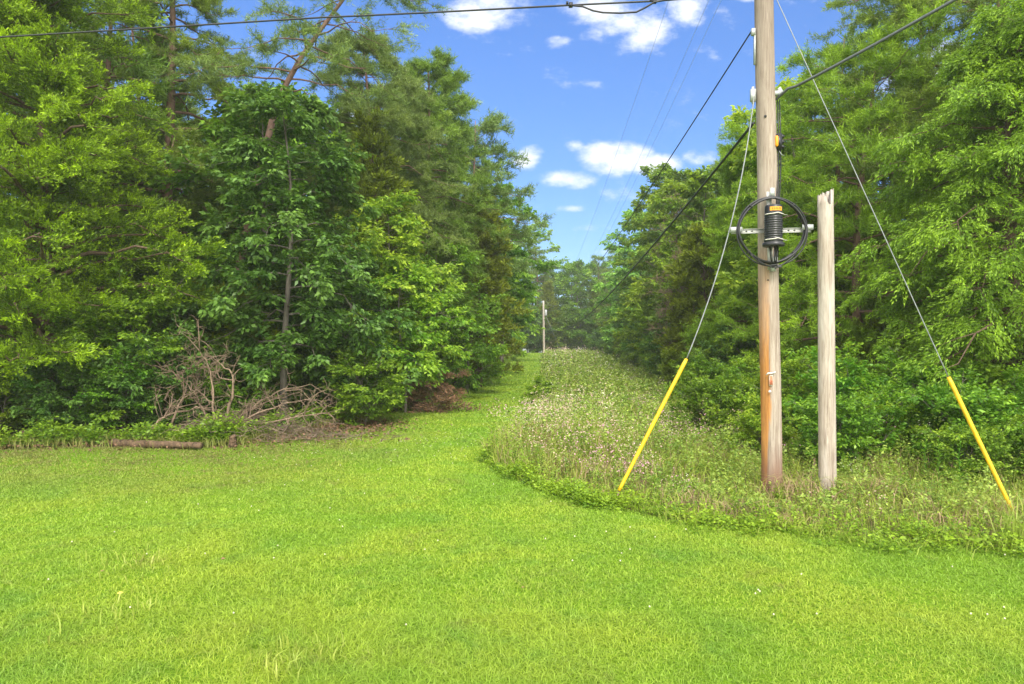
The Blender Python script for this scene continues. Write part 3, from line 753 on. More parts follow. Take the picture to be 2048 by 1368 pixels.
while y < 104:
    for r_, (dx, sc) in enumerate(((0.5, 0.75), (2.0, 1.15), (4.3, 1.7), (7.2, 2.0))):
        x = edge(ER, y) + dx + rg.uniform(-0.3, 0.3)
        if x > 0.8 * y + 2.5 or (r_ > 0 and rg.uniform() < 0.22): continue
        i = int(rg.choice([0, 1, 2, 4, 3, 5], p=[.22, .22, .16, .13, .15, .12]))
        s_ = sc * rg.uniform(0.75, 1.15) * (1 + y / 150)
        put_shrub(i, x, y + rg.uniform(-0.4, 0.4), rg.uniform(0, 6.28), s_, LBL[i] + ' bush in the undergrowth of the wood right of the meadow', LBL[i] + ' ' + gR)
    y += 1.4 * (1 + y / 40)
for k_ in range(2):
    for x in np.arange(-8, 22, 2.4):
        i = int(rg.choice([0, 1, 2])); yy_ = 104 + 4 * k_ + rg.uniform(-1, 1)
        put_shrub(i, x + rg.uniform(-.8, .8), yy_, rg.uniform(0, 6.28), (2.2, 2.2, 2.4), LBL[i] + ' bush at the foot of the far tree wall', LBL[i] + ' bushes at the far end of the clearing')

# rusty dead bush by the path
wd_, fl_ = grow(seed=301, H=1.35, rad=1.0, r0=0.03, base=0.02, prof='round', kind='cedar', nl=30, ns=8, nsp=4, k=12, size=0.09, spread=0.22, pitch=0.35, droop=0.15, irr=0.4)
e = empty('dead_bush', (-2.35, 20.4, tz(-2.35, 20.4)), 'rusty red-brown dead bush at the left edge of the path', 'shrub')
wd_.obj('stem', M['deadwood'], e, True); fl_.obj('foliage', M['rust'], e); e.scale = (1.0, 0.8, 0.72)

# ------------------------------------------------------------------ brush pile, logs, litter on the left
def branchy(name, pts, r0, label, cat, seed, nside, L, matn='deadwood', group=None, gen=2, upb=0.3):
    """a bare branch along pts with forking twigs"""
    rg = np.random.default_rng(seed); b = Buf(); pts = np.asarray(pts, float)
    q = np.linspace(0, 1, len(pts)); s = np.linspace(0, 1, 12)
    P = np.stack([np.interp(s, q, pts[:, i]) for i in range(3)], 1); P[1:-1] = .25 * P[:-2] + .5 * P[1:-1] + .25 * P[2:]
    P += rg.normal(0, r0 * 0.6, P.shape)
    tube(b, P, r0 * (1 - 0.75 * s), 7, rough=0.06, rng=rg)
    def fork(P, r, n, L, g):
        for _ in range(n):
            i = rg.integers(2, len(P)); p = P[i]; t = norm(P[i] - P[i - 1])
            d = norm(t * 0.8 + rg.normal(0, 0.75, 3) + [0, 0, upb])
            l = L * rg.uniform(0.5, 1.2); k = np.linspace(0, 1, 6)[:, None]
            w1 = rg.normal(0, 0.22, 3); Q = p + d * l * k + w1 * l * np.sin(k * 3.1) + rg.normal(0, 0.04 * l, (6, 3)) * k
            Q[:, 2] = np.maximum(Q[:, 2], 0.02)
            tube(b, Q, r * (1 - 0.7 * k[:, 0]), 4, cap=False)
            if g > 1: fork(Q, r * 0.55, max(2, n // 3), L * 0.5, g - 1)
    fork(P, r0 * 0.45, nside, L, gen)
    o = b.obj(name, M[matn], None, True)
    return tag(o, label, cat, group)
G = lambda px, py, d: at(px, py, d)
branchy('dead_branch', [G(440, 868, 15.0), G(452, 830, 15.0), G(468, 780, 15.0), G(462, 745, 15.0), G(445, 728, 15.1)], 0.045, 'thick pale dead branch standing curved in the middle of the brush', 'branch', 401, 6, 0.5)
branchy('dead_branch', [G(430, 868, 15.0), G(426, 800, 15.1), G(420, 740, 15.2), G(400, 700, 15.3)], 0.03, 'tangled grey dead branch standing tallest in the brush', 'branch', 402, 12, 0.7, upb=0.3, gen=2)
branchy('dead_branch', [G(340, 850, 15.0), G(372, 780, 15.2), G(350, 745, 15.2), G(300, 728, 15.3)], 0.028, 'thin dead branch bowed left over the fallen log', 'branch', 403, 13, 0.6, upb=0.3)
branchy('dead_branch', [G(420, 850, 15.2), G(390, 790, 15.4), G(395, 730, 15.5)], 0.025, 'fine twiggy dead branch behind the others in the brush', 'branch', 404, 16, 0.7, upb=0.35)
for i, (pts, lab) in enumerate((  # the arching ones
        ([G(448, 860, 15.2), G(500, 815, 15.6), G(560, 780, 16.0), G(618, 770, 16.2)], 'long dead branch arching right, uppermost of the brush'),
        ([G(450, 866, 15.1), G(510, 828, 15.4), G(570, 805, 15.6), G(622, 800, 15.8)], 'long dead branch arching right below the uppermost one'),
        ([G(455, 872, 15.0), G(520, 842, 15.2), G(580, 838, 15.4), G(632, 815, 15.6)], 'low dead branch reaching right close to the ground'),
        ([G(440, 862, 15.3), G(490, 825, 15.7), G(540, 800, 16.1), G(600, 785, 16.4)], 'thin dead branch arching right just behind the uppermost one'),
        ([G(460, 868, 14.9), G(520, 850, 15.0), G(600, 832, 15.1), G(655, 826, 15.2)], 'lowest dead branch, trailing right onto the leaf litter'),
        ([G(300, 862, 15.0), G(330, 830, 15.1), G(400, 815, 15.1), G(436, 822, 15.1)], 'dead branch lying crosswise between the log and the upright brush'),
        ([G(330, 800, 15.3), G(350, 755, 15.4), G(385, 730, 15.4), G(425, 738, 15.4)], 'hooked grey dead branch across the top of the brush'))):
    branchy('dead_branch', pts, 0.026, lab, 'branch', 410 + i, 13, 0.55, upb=0.12)
branchy('fallen_branch', [G(290, 868, 14.6), G(330, 830, 14.8), G(350, 800, 14.9)], 0.022, 'straight bare stick propped up behind the fallen log', 'branch', 420, 4, 0.4)
branchy('fallen_branch', [G(895, 795, 21.5), G(830, 740, 21.8), G(775, 700, 22.2)], 0.03, 'bare leaning stick rising out of the rusty dead bush', 'branch', 421, 3, 0.5)
def log(name, a, c, r, label, seed, mt='log'):
    rg = np.random.default_rng(seed); b = Buf(); s = np.linspace(0, 1, 16)[:, None]
    P = np.asarray(a) * (1 - s) + np.asarray(c) * s + rg.normal(0, r * 0.10, (16, 3))
    tube(b, P, r * (1 - 0.25 * s[:, 0]), 12, rough=0.05, rng=rg)
    tag(b.obj(name, M[mt], None, True), label, 'log')
log('fallen_log', (-8.1, 13.80, 0.075), (-6.2, 13.58, 0.055), 0.085, 'reddish brown fallen log lying at the lawn edge under the brush', 430)
log('fallen_log', (-10.6, 14.75, 0.16), (-8.2, 14.45, 0.12), 0.07, 'thinner dark mossy log left of the reddish one, half under leaves', 431)
log('cut_stump', (-5.72, 13.95, 0.0), (-5.70, 13.95, 0.19), 0.085, 'short reddish cut stump in the brush right of the fallen log', 432)

M['litter'] = plain('dead_leaf', (0.26, 0.14, 0.075), 0.8, var=0.35, scale=8)
M['twigs'] = plain('dry_twig', (0.28, 0.20, 0.14), 0.85, var=0.3, scale=5)
def litter():
    rg = np.random.default_rng(9); b = Buf()
    C = []
    for (x, y, sx, sy, n) in ((-4.15, 16.9, 0.75, 0.55, 1800), (-12.4, 13.75, 2.2, 0.3, 1500), (-6.0, 15.0, 1.5, 0.5, 1200), (-2.2, 21.5, .8, .5, 700), (-9.2, 14.2, 1.6, 0.4, 900)):
        C.append(np.stack([x + rg.normal(0, sx, n), y + rg.normal(0, sy, n), rg.uniform(0.01, 0.09, n)], 1))
    C = np.concatenate(C); C[:, 2] += terrain(C[:, 0], C[:, 1])
    D = norm(rg.normal(0, 1, C.shape) * [1, 1, 0.35])
    leaves(b, C, D, rg, 'broad', 0.085, np.zeros(len(C)), flat=1.2)
    tag(b.obj('leaf_litter', M['litter']), 'reddish brown dead leaves lying at the foot of the left wood', 'dead leaves', kind='stuff')
    b = Buf()
    for _ in range(900):
        x = rg.normal(-6.0, 1.2); y = 15.2 + rg.normal(0, 0.5); l = rg.uniform(0.15, 0.6); a = rg.uniform(0, 6.28)
        p = np.array([x, y, rg.uniform(0.03, 0.45) * math.exp(-((x + 6.2) / 1.6) ** 2)])
        tube(b, [p, p + [math.cos(a) * l / 2, math.sin(a) * l / 2, rg.uniform(-.03, .08)], p + [math.cos(a) * l, math.sin(a) * l, rg.uniform(-.05, .2)]], [0.008, 0.006, 0.003], 3, cap=False)
    tag(b.obj('brush_twigs', M['twigs']), 'low tangle of grey twigs under the dead branches', 'twigs', kind='stuff')
litter()

# ------------------------------------------------------------------ meadow
M['weed'] = leaf_mat('meadow_leaves', (0.17, 0.30, 0.040), (0.48, 0.58, 0.11), 0.38, 0.5, 0.02, 1.6)
M['border'] = leaf_mat('border_leaves', (0.13, 0.26, 0.018), (0.36, 0.51, 0.034), 0.38, 0.5, 0.02, 1.6)
M['mgrass'] = turf_mat('meadow_grass_blades', (0.32, 0.42, 0.05), (0.40, 0.46, 0.08), (0.50, 0.38, 0.17))
M['dry'] = plain('dry_stems', (0.46, 0.31, 0.18), 0.8, var=0.3, scale=3)
M['white'] = plain('white_petals', (0.78, 0.72, 0.54), 0.6, var=0.2, scale=3)
M['seed'] = plain('tan_seed_fluff', (0.56, 0.40, 0.29), 0.8, var=0.25, scale=3)
M['pink'] = plain('pink_petals', (0.70, 0.36, 0.46), 0.6, var=0.25, scale=4)
M['yellow'] = plain('yellow_leaf', (0.75, 0.50, 0.03), 0.5)
YF = lambda x: np.interp(x, [-0.42, -0.1, 0.45, 1.24, 2.0, 2.75, 4.1, 5.3, 9, 30], [12.2, 10.9, 9.9, 8.95, 8.3, 7.85, 7.2, 6.9, 6.2, 5.6])
def mead_h(x, y):
    e = np.clip(y - YF(x), 0, 30)
    left = np.clip((2.8 - x) / 1.4, 0, 1) * np.clip((y - 10.3) / 1.6, 0, 1) * np.clip((14.8 - y) / 1.6, 0, 1)
    h = 0.11 + 0.07 * np.clip(e / 0.9, 0, 1) + 0.22 * np.clip((e - 1.9) / 2.0, 0, 1) + 0.48 * left + 0.16 * np.clip((x - 4.3) / 1.5, 0, 1) * np.clip((e - 0.7) / 1.2, 0, 1) * (y < 16)
    clump = 1 + 0.20 * vnoise(x, y, 0.9, 1.0) + 0.28 * vnoise(x, y, 3.1, 6.0)
    return h * np.clip(clump, 0.45, 1.7)
def build_meadow():
    rg = np.random.default_rng(21)
    is_m = lambda x, y: zone(x, y)[1]
    gr, wl, bd, dr, wf, pf, sd = Buf(), Buf(), Buf(), Buf(), Buf(), Buf(), Buf()
    # creeping leaves that spill over the mown edge
    xe = rg.uniform(-0.6, 9, 1700); xe = np.where(rg.uniform(0, 1, 1700) < .35, rg.uniform(-0.5, 1.4, 1700), xe)
    ye = YF(xe) + rg.normal(0.05, 0.17, 1700) + 0.14 * np.sin(xe * 4.3 + 1) + 0.10 * np.sin(xe * 11)
    k = 14; q = rg.uniform(0.1, 1, (1700, k)); a = rg.uniform(0, 6.28, (1700, k)); he = rg.uniform(0.04, 0.20, 1700) * (1 + 0.4 * np.sin(xe * 9))
    C = np.stack([xe[:, None] + rg.normal(0, .05, a.shape), ye[:, None] + rg.normal(0, .05, a.shape), terrain(xe, ye)[:, None] + he[:, None] * q], -1)
    D = norm(np.stack([np.cos(a), np.sin(a), rg.uniform(0, .7, a.shape)], -1))
    leaves(bd, (C + D * .02).reshape(-1, 3), D.reshape(-1, 3), rg, 'broad', np.repeat(rg.choice([.028, .040, .052, .065], 1700, p=[.35, .35, .22, .08]), k), (0.2 + .7 * q).ravel(), flat=0.9)
    for (d0, d1, dg, dp, ls) in ((5.5, 10, 420, 55, .060), (10, 14, 300, 42, .072), (14, 22, 130, 22, .095), (22, 45, 45, 9, .15), (45, 106, 12, 3.2, .26)):
        area = 0.78 * (d1 ** 2 - d0 ** 2) + 3.2 * (d1 - d0)
        x, y = scatter(rg, int(area * dg), d0, d1, test=is_m)
        h = mead_h(x, y) * rg.uniform(0.5, 1.15, len(x))
        wd = np.maximum(0.006, y * 0.0011) * rg.uniform(0.7, 1.3, len(x))
        blades(gr, x, y, h, wd, rg, 0.7)
        # dry stems
        pr = np.clip(0.22 + 0.3 * vnoise(x, y, 1.4, 9.0), 0.02, 0.5); kd = rg.uniform(0, 1, len(x)) < pr
        xx, yy_ = x[kd] + 0.02, y[kd]; blades(dr, xx, yy_, mead_h(xx, yy_) * rg.uniform(0.6, 1.35, len(xx)), np.maximum(0.005, yy_ * 0.0009), rg, 0.6)
        # leafy stems
        x, y = scatter(rg, int(area * dp), d0, d1, test=is_m); n = len(x)
        e = y - YF(x); h = mead_h(x, y) * rg.uniform(0.55, 1.45, n)
        for (B, sel) in ((bd, (e < 0.75) | ((vnoise(x, y, 1.9, 4.0) > 0.62) & (e < 4))), (wl, ~((e < 0.75) | ((vnoise(x, y, 1.9, 4.0) > 0.62) & (e < 4))))):
            xs_, ys_, hs_ = x[sel], y[sel], h[sel]; m_ = len(xs_)
            if not m_: continue
            k = 20; q = rg.uniform(0.12, 1.0, (m_, k)); a = rg.uniform(0, 6.28, (m_, k))
            lean = rg.normal(0, 0.12, (m_, 1, 2)) * hs_[:, None, None]
            C = np.stack([xs_[:, None] + lean[..., 0] * q, ys_[:, None] + lean[..., 1] * q, terrain(xs_, ys_)[:, None] + hs_[:, None] * q], -1)
            D = np.stack([np.cos(a), np.sin(a), rg.uniform(0.0, 0.9, (m_, k))], -1)
            C = C + D * 0.03
            leaves(B, C.reshape(-1, 3), norm(D).reshape(-1, 3), rg, 'broad', ls * (1.0 if B is wl else 0.85) * 0.8, (0.1 + 0.5 * q + 0.25 * rg.uniform(-1, 1, (m_, 1))).clip(0, 1).ravel(), flat=0.9)
        # blossoms on top of the stems
        fz = 0.8 * np.clip(0.03 + 0.75 * vnoise(x, y, 1.3, 3.0) ** 3 * 2.5 + 0.75 * np.clip((2.8 - x) / 2, 0, 1) * (y < 18) * (0.65 + 0.8 * vnoise(x, y, 2.7, 8.0)), 0.01, 0.9) * np.clip((e - 0.7) / 1.0, 0, 1) * np.where((x > 2.6) & (y < 11), 0.25, 1.0)
        fs = rg.uniform(0, 1, n) < fz
        X, Y_, H_ = x[fs], y[fs], h[fs]; pinkz = (vnoise(X, Y_, 1.6, 12.0) > 0.18) & (Y_ < 26) & (rg.uniform(0, 1, len(X)) < 0.7)
        tanz = ~pinkz & (rg.uniform(0, 1, len(X)) < 0.74)
        for (B, sl, k, s0) in ((wf, ~pinkz & ~tanz, 24, 0.015), (pf, pinkz, 26, 0.018), (sd, tanz, 24, 0.019)):
            a_, b_, c_ = X[sl], Y_[sl], H_[sl]; m_ = len(a_)
            if not m_: continue
            r_ = 0.10 + 0.006 * b_.mean()
            C = np.stack([np.repeat(a_, k) + rg.normal(0, r_ * .6, m_ * k), np.repeat(b_, k) + rg.normal(0, r_ * .6, m_ * k),
                          np.repeat(terrain(a_, b_) + c_ * 1.06, k) + rg.normal(0, r_ * 0.55, m_ * k)], 1)
            D = norm(rg.normal(0, 1, C.shape) * [1, 1, 0.4])
            S = norm(np.cross(D, rg.normal(0, .4, C.shape) + [0, -0.5, 1]))
            z_ = np.maximum(s0, np.repeat(b_, k) * 0.0010)[:, None] * rg.uniform(0.6, 1.2, (len(C), 1)) * 0.5
            V = np.stack([C - D * z_ - S * z_, C + D * z_ - S * z_, C + D * z_ + S * z_, C - D * z_ + S * z_], 1)
            B.add(V.reshape(-1, 3), None, np.arange(len(C))[:, None] * 4 + np.array([[0, 1, 2, 3]]))
    xe = rg.uniform(-0.5, 9, 2600); ye = YF(xe) + rg.normal(0.05, 0.16, 2600) + 0.12 * np.sin(xe * 4.3 + 1)
    kk = vnoise(xe, ye, 3.0, 7.0) > -0.1; xe, ye = xe[kk], ye[kk]
    blades(gr, xe, ye, rg.uniform(.08, .26, len(xe)), rg.uniform(.006, .011, len(xe)), rg, 1.2)
    for (cx, cy_, n_, hh, sp_) in ((2.8, 8.5, 220, .28, .25), (3.9, 9.3, 260, .40, .3), (4.9, 9.2, 220, .38, .22), (3.3, 8.1, 160, .17, .2), (2.2, 8.9, 150, .30, .2), (5.6, 8.2, 150, .34, .3),
                                  (5.0, 7.7, 120, .26, .2), (1.7, 10.5, 200, .45, .4), (0.6, 11.2, 180, .4, .3), (6.3, 8.0, 160, .34, .3)):
        xx, yy_ = rg.normal(cx, sp_, n_), rg.normal(cy_, sp_ * .7, n_)
        blades(dr, xx, yy_, hh * rg.uniform(.4, 1.2, n_), rg.uniform(.005, .010, n_), rg, 1.3)
        n2 = n_ // 2; xx, yy_ = rg.normal(cx, sp_ * 1.3, n2), rg.normal(cy_, sp_, n2)
        blades(gr, xx, yy_, hh * 1.1 * rg.uniform(.4, 1.2, n2), rg.uniform(.008, .014, n2), rg, 1.0)
    tag(gr.obj('meadow_grass', M['mgrass']), 'tall unmown grass standing in the meadow strip', 'grass', kind='stuff')
    tag(wl.obj('meadow_weeds', M['weed']), 'leafy green weeds filling the meadow strip', 'weeds', kind='stuff')
    tag(bd.obj('low_ground_cover', M['border']), 'low bright yellow-green leaves along the mown edge of the meadow', 'ground cover', kind='stuff')
    tag(dr.obj('dry_grass', M['dry']), 'brown dry stems scattered among the meadow weeds', 'dry grass', kind='stuff')
    tag(wf.obj('white_wildflowers', M['white']), 'tiny creamy white wildflowers topping the meadow weeds', 'wildflowers', kind='stuff')
    tag(sd.obj('tan_seed_heads', M['seed']), 'pale tan fluffy seed heads among the meadow weeds', 'seed heads', kind='stuff')
    tag(pf.obj('pink_wildflowers', M['pink']), 'small patches of pink wildflowers in the meadow', 'wildflowers', kind='stuff')
build_meadow()

# weeds along the wood foot on the left
def edge_weeds():
    rg = np.random.default_rng(33); b = Buf(); g = Buf()
    q = rg.uniform(0, 1, 3400) ** 1.2
    tx = np.array([-15, -10, -7.4, -6.2, -5.2, -4.3, -3.0, -1.6, -0.7, 0.3, 1.5]); ty = np.array([13.7, 13.9, 14.1, 14.4, 15.5, 18, 22, 27.5, 40, 68, 95])
    i = q * 10; x = np.interp(i, np.arange(11), tx); y = np.interp(i, np.arange(11), ty)
    y = y - 0.35 * (y < 15.6); x = x - np.abs(rg.normal(0, 0.35, len(x))) * (y > 15); y = y + np.abs(rg.normal(0, 0.35, len(x)))
    h = rg.uniform(0.10, 0.42, len(x)) * (1 + y / 60) * np.clip(0.85 + 0.7 * vnoise(x, y, 1.6, 5.5), 0.3, 1.7)
    ok = ~((x > -8.3) & (x < -5.4) & (y < 13.95) & (rg.uniform(0, 1, len(x)) < .85)) & (vnoise(x, y, 0.9, 2.2) > -0.35) & ~((x < -11.3) & (rg.uniform(0, 1, len(x)) < .7)); x, y, h = x[ok], y[ok], h[ok]
    k = 12; qq = rg.uniform(0.1, 1, (len(x), k)); a = rg.uniform(0, 6.28, (len(x), k))
    C = np.stack([x[:, None] + rg.normal(0, .03, (len(x), k)), y[:, None] + 0 * a, terrain(x, y)[:, None] + h[:, None] * qq], -1)
    D = np.stack([np.cos(a), np.sin(a), rg.uniform(0, .8, a.shape)], -1); C = C + D * 0.04
    leaves(b, C.reshape(-1, 3), norm(D).reshape(-1, 3), rg, 'broad', 0.085, (0.1 + .6 * qq).ravel())
    tag(b.obj('wood_edge_weeds', M['shrub']), 'low leafy weeds along the foot of the left wood', 'weeds', kind='stuff')
    x2 = np.repeat(x, 4) + rg.normal(0, .25, len(x) * 4); y2 = np.repeat(y, 4) + rg.normal(0, .2, len(x) * 4)
    blades(g, x2, y2, rg.uniform(0.1, 0.32, len(x2)), np.maximum(.008, y2 * 0.0011), rg, 0.8)
    tag(g.obj('wood_edge_grass', M['turf']), 'longer unmown grass along the foot of the left wood', 'grass', kind='stuff')
edge_weeds()

# tall single plants by the right guy
def stalk(x, y, h, label, seed, n=34, ls=0.13, group=None, mt='shrub', name='tall_weed'):
    rg = np.random.default_rng(seed); st, lf_ = Buf(), Buf()
    s = np.linspace(0, 1, 8)[:, None]; P = np.array([0, 0, 1.0]) * s * h + rg.normal(0, .012, (8, 3)) * s
    tube(st, P, 0.007 * (1 - .6 * s[:, 0]), 5, cap=False)
    q = np.linspace(0.15, 1, n); a = np.arange(n) * 2.4
    C = np.stack([0 * q, 0 * q, h * q], 1); D = norm(np.stack([np.cos(a), np.sin(a), 0.35 + 0.6 * q], 1))
    S = norm(np.cross(D, np.array([0, 0, 1.0]))); L = (ls * (1.15 - 0.6 * q))[:, None]
    V = np.stack([C, C + D * L * .5 + S * L * .10, C + D * L - [0, 0, .02], C + D * L * .5 - S * L * .10], 1)
    lf_.add(V.reshape(-1, 3), None, np.arange(n)[:, None] * 4 + np.array([[0, 1, 2, 3]]), np.repeat(0.4 + .4 * q, 4))
    e = empty(name, (x, y, tz(x, y)), label, 'plant', group)
    st.obj('stem', M[mt], e); lf_.obj('leaf', M[mt], e)
    return e
a = at(1920, 940, 9.3); stalk(a[0], 9.3, 0.85, 'tall narrow-leaved weed nearest the right guy guard', 501)
a = at(1878, 940, 9.5); stalk(a[0], 9.5, 0.78, 'tall narrow-leaved weed, middle of the three left of the right guy guard', 502)
a = at(1852, 940, 9.7); stalk(a[0], 9.7, 0.82, 'tall narrow-leaved weed farthest left of the right guy guard', 503)
a = at(1435, 830, 14.5); stalk(a[0], 14.5, 0.95, 'dark tall weed standing above the meadow left of the utility pole', 504, ls=.11)
a = at(1475, 1030, 8.3); stalk(a[0], 8.4, 0.36, 'bright leafy weed at the mown edge left of the utility pole foot', 505, ls=.12, mt='border', n=40)
_st = stalk(2.35, 9.6, 0.5, 'leafy weed stalk among the grasses round the two poles', 506, ls=.10, mt='border', n=30, group='leafy weed stalks round the poles')
_rg = np.random.default_rng(507)
for _x, _y in ((2.9, 9.9), (1.9, 9.1), (4.1, 10.2), (4.9, 10.0), (3.1, 10.9), (5.3, 9.3), (5.9, 9.8), (2.2, 11.4), (5.2, 10.7), (6.6, 10.2), (1.5, 10.0), (4.0, 8.0), (5.0, 7.9), (3.0, 8.1)):
    copy_tree(_st, (_x, _y, tz(_x, _y)), _rg.uniform(0, 6.28), _rg.uniform(0.55, 1.2) * (0.6 if _y < 8.5 else 1), 'leafy weed stalk among the grasses round the two poles', 'leafy weed stalks round the poles')
def clump(name, x, y, n, h, w_, label, seed, mt):
    rg = np.random.default_rng(seed); b = Buf()
    px, py = rg.normal(0, w_, n), rg.normal(0, w_, n)
    blades(b, px, py, h * rg.uniform(.45, 1.1, n), 0.011 * rg.uniform(.7, 1.3, n), rg, 0.7, z0=np.zeros(n))
    o = b.obj(name, M[mt]); o.location = (x, y, tz(x, y)); tag(o, label, 'grass tuft')
a = at(2036, 1100, 7.05); clump('grass_tuft', a[0], 7.05, 70, 0.62, 0.07, 'tall broad-bladed grass clump at the right guy guard foot', 511, 'mgrass')
clump('grass_tuft', -1.45, 4.55, 170, 0.16, 0.16, 'long pale grass clump at the bottom of the lawn', 512, 'mgrass')
clump('grass_tuft', -3.6, 6.6, 110, 0.13, 0.22, 'bluish green taller tuft on the left of the lawn', 513, 'mgrass')
clump('grass_tuft', -3.1, 5.3, 80, 0.15, 0.18, 'loose long-bladed tuft at the lower left of the lawn', 514, 'mgrass')

def clover():
    rg = np.random.default_rng(91); b = Buf(); n = 130
    x = np.concatenate([rg.uniform(-5, 5, n), rg.normal(-1.3, .5, 40), rg.normal(-3, 1, 30)]); y = np.concatenate([rg.uniform(5, 15, n), rg.normal(14.5, 1, 40), rg.normal(14, 1, 30)])
    ok = zone(x, y)[0]; x, y = x[ok], y[ok]
    for a_, c_ in zip(x, y):
        lathe(b, [(0, 0), (.006, .003), (.008, .008), (.005, .014), (0, .016)], 6, (a_, c_, tz(a_, c_) + rg.uniform(.03, .05)))
    tag(b.obj('white_clover', M['white']), 'scattered tiny white clover heads in the lawn', 'clover', kind='stuff')
clover()
def leaf_things():
    rg = np.random.default_rng(55)
    for px, py, lab, mt in ((207, 1070, 'curled brown fallen leaf on the lawn farthest left', 'litter'), (440, 1132, 'pale brown fallen leaf in the middle left lawn', 'litter'),
                            (198, 1160, 'yellowish fallen leaf low on the left lawn', 'litter'), (232, 1205, 'yellow fallen leaf nearest the lower left corner', 'yellow'),
                            (1042, 1176, 'small dark red fallen leaf on the middle lawn', 'litter'), (1385, 1040, 'bright yellow leaf at the mown edge of the meadow', 'yellow'),
                            (1220, 1005, 'tiny brown leaf by the left guy anchor', 'litter')):
        d = CAMZ * F / (py - HY); p = at(px, py, d); b = Buf()
        leaves(b, np.array([[0, 0, 0.0]]), norm(np.array([[1, .3, .15]])), rg, 'broad', 0.04, np.zeros(1))
        o = b.obj('fallen_leaf', M[mt]); o.location = (p[0], p[1], tz(p[0], p[1]) + 0.042); tag(o, lab, 'leaf')
leaf_things()

# ------------------------------------------------------------------ utility pole and stub
def pole_mat(name, stain):
    m, t, out = mat(name)
    tc = t.node('ShaderNodeTexCoord'); P = tc.outputs['Object']; sp = t.node('ShaderNodeSeparateXYZ'); t.l.new(P, sp.inputs[0])
    g = t.noise(t.vscale(P, (26, 26, 1.3)), 1.0, 7.0, 0.78, 0.7); g2 = t.noise(t.vscale(P, (90, 90, 2.2)), 1.0, 3.0, 0.6)
    big = t.noise(t.vscale(P, (5, 5, 0.8)), 1.0, 4.0, 0.6, 0.8)
    c = t.mix(t.mapr(g, 0.34, 0.66), (0.56, 0.48, 0.40), (0.22, 0.165, 0.125))
    c = t.mix(t.mapr(big, 0.42, 0.68, 0, 0.75), c, (0.30, 0.24, 0.19) if stain else (0.62, 0.57, 0.50))
    if stain:
        top = t.mapr(sp.outputs[2], 4.6, 7.2, 0.0, 0.55)
        c = t.mix(top, c, (0.16, 0.125, 0.10))
        low = t.mapr(t.math('ADD', sp.outputs[2], t.math('MULTIPLY', t.math('SUBTRACT', big, .5), 2.0)), 3.6, 1.8, 0, 0.92)
        side = t.mapr(t.math('ADD', sp.outputs[0], t.math('ADD', t.math('MULTIPLY', t.math('SUBTRACT', big, .5), .16), t.math('MULTIPLY', t.math('SUBTRACT', g, .5), .14))), -0.078, -0.108)
        edge_ = t.mapr(sp.outputs[0], 0.09, 0.125, 0, .6)
        orange = t.mix(t.mapr(g, .35, .65), (0.60, 0.27, 0.055), (0.34, 0.13, 0.03))
        c = t.mix(t.math('MULTIPLY', t.math('MAXIMUM', side, t.math('MULTIPLY', edge_, t.mapr(sp.outputs[2], 1.6, .8))), low), c, orange)
        foot = t.mapr(t.math('ADD', sp.outputs[2], t.math('MULTIPLY', t.math('SUBTRACT', big, .5), .7)), 0.75, 0.25)
        c = t.mix(t.math('MULTIPLY', foot, 0.8), c, (0.20, 0.10, 0.065))
    crack = t.mapr(g2, 0.60, 0.66)
    c = t.mix(t.math('MULTIPLY', crack, 0.55), c, (0.10, 0.07, 0.05))
    p = t.node('ShaderNodeBsdfPrincipled'); t.l.new(c, p.inputs['Base Color']); p.inputs['Roughness'].default_value = 0.85
    p.inputs['Specular IOR Level'].default_value = 0.2
    b = t.node('ShaderNodeBump'); b.inputs['Strength'].default_value = 0.9; b.inputs['Distance'].default_value = 0.01
    t.l.new(g, b.inputs['Height']); t.l.new(b.outputs[0], p.inputs['Normal']); t.l.new(p.outputs[0], out.inputs[0])
    return m
M['pole'] = pole_mat('treated_pole_wood', True); M['stub'] = pole_mat('weathered_pole_wood', False)
M['black'] = plain('black_rubber', (0.022, 0.022, 0.024), 0.38, var=0.1)
M['galv'] = plain('galvanised_steel', (0.50, 0.52, 0.50), 0.45, 0.35, var=0.1, scale=60)
M['alu'] = plain('cast_aluminium', (0.66, 0.66, 0.62), 0.5, 0.2, var=0.06)
M['cablegrey'] = plain('weathered_cable', (0.10, 0.11, 0.12), 0.5)
M['wire'] = plain('steel_strand', (0.30, 0.32, 0.31), 0.5, 0.4)
M['thin'] = plain('dull_conductor', (0.50, 0.54, 0.60), 0.6, 0.2)
M['guard'] = plain('yellow_plastic', (0.84, 0.52, 0.012), 0.48, var=0.13, scale=9)
M['amber'] = plain('orange_label', (0.90, 0.36, 0.01), 0.4, var=0.04)
M['tagred'] = plain('red_orange_tag', (0.80, 0.16, 0.05), 0.45, var=0.08)
M['tagwhite'] = plain('white_print', (0.80, 0.76, 0.66), 0.5)
M['ink'] = plain('dark_print', (0.20, 0.07, 0.01), 0.6)
M['hole'] = plain('dark_slot', (0.03, 0.03, 0.03), 0.8)
M['glass_ins'] = plain('grey_porcelain', (0.35, 0.36, 0.38), 0.25)

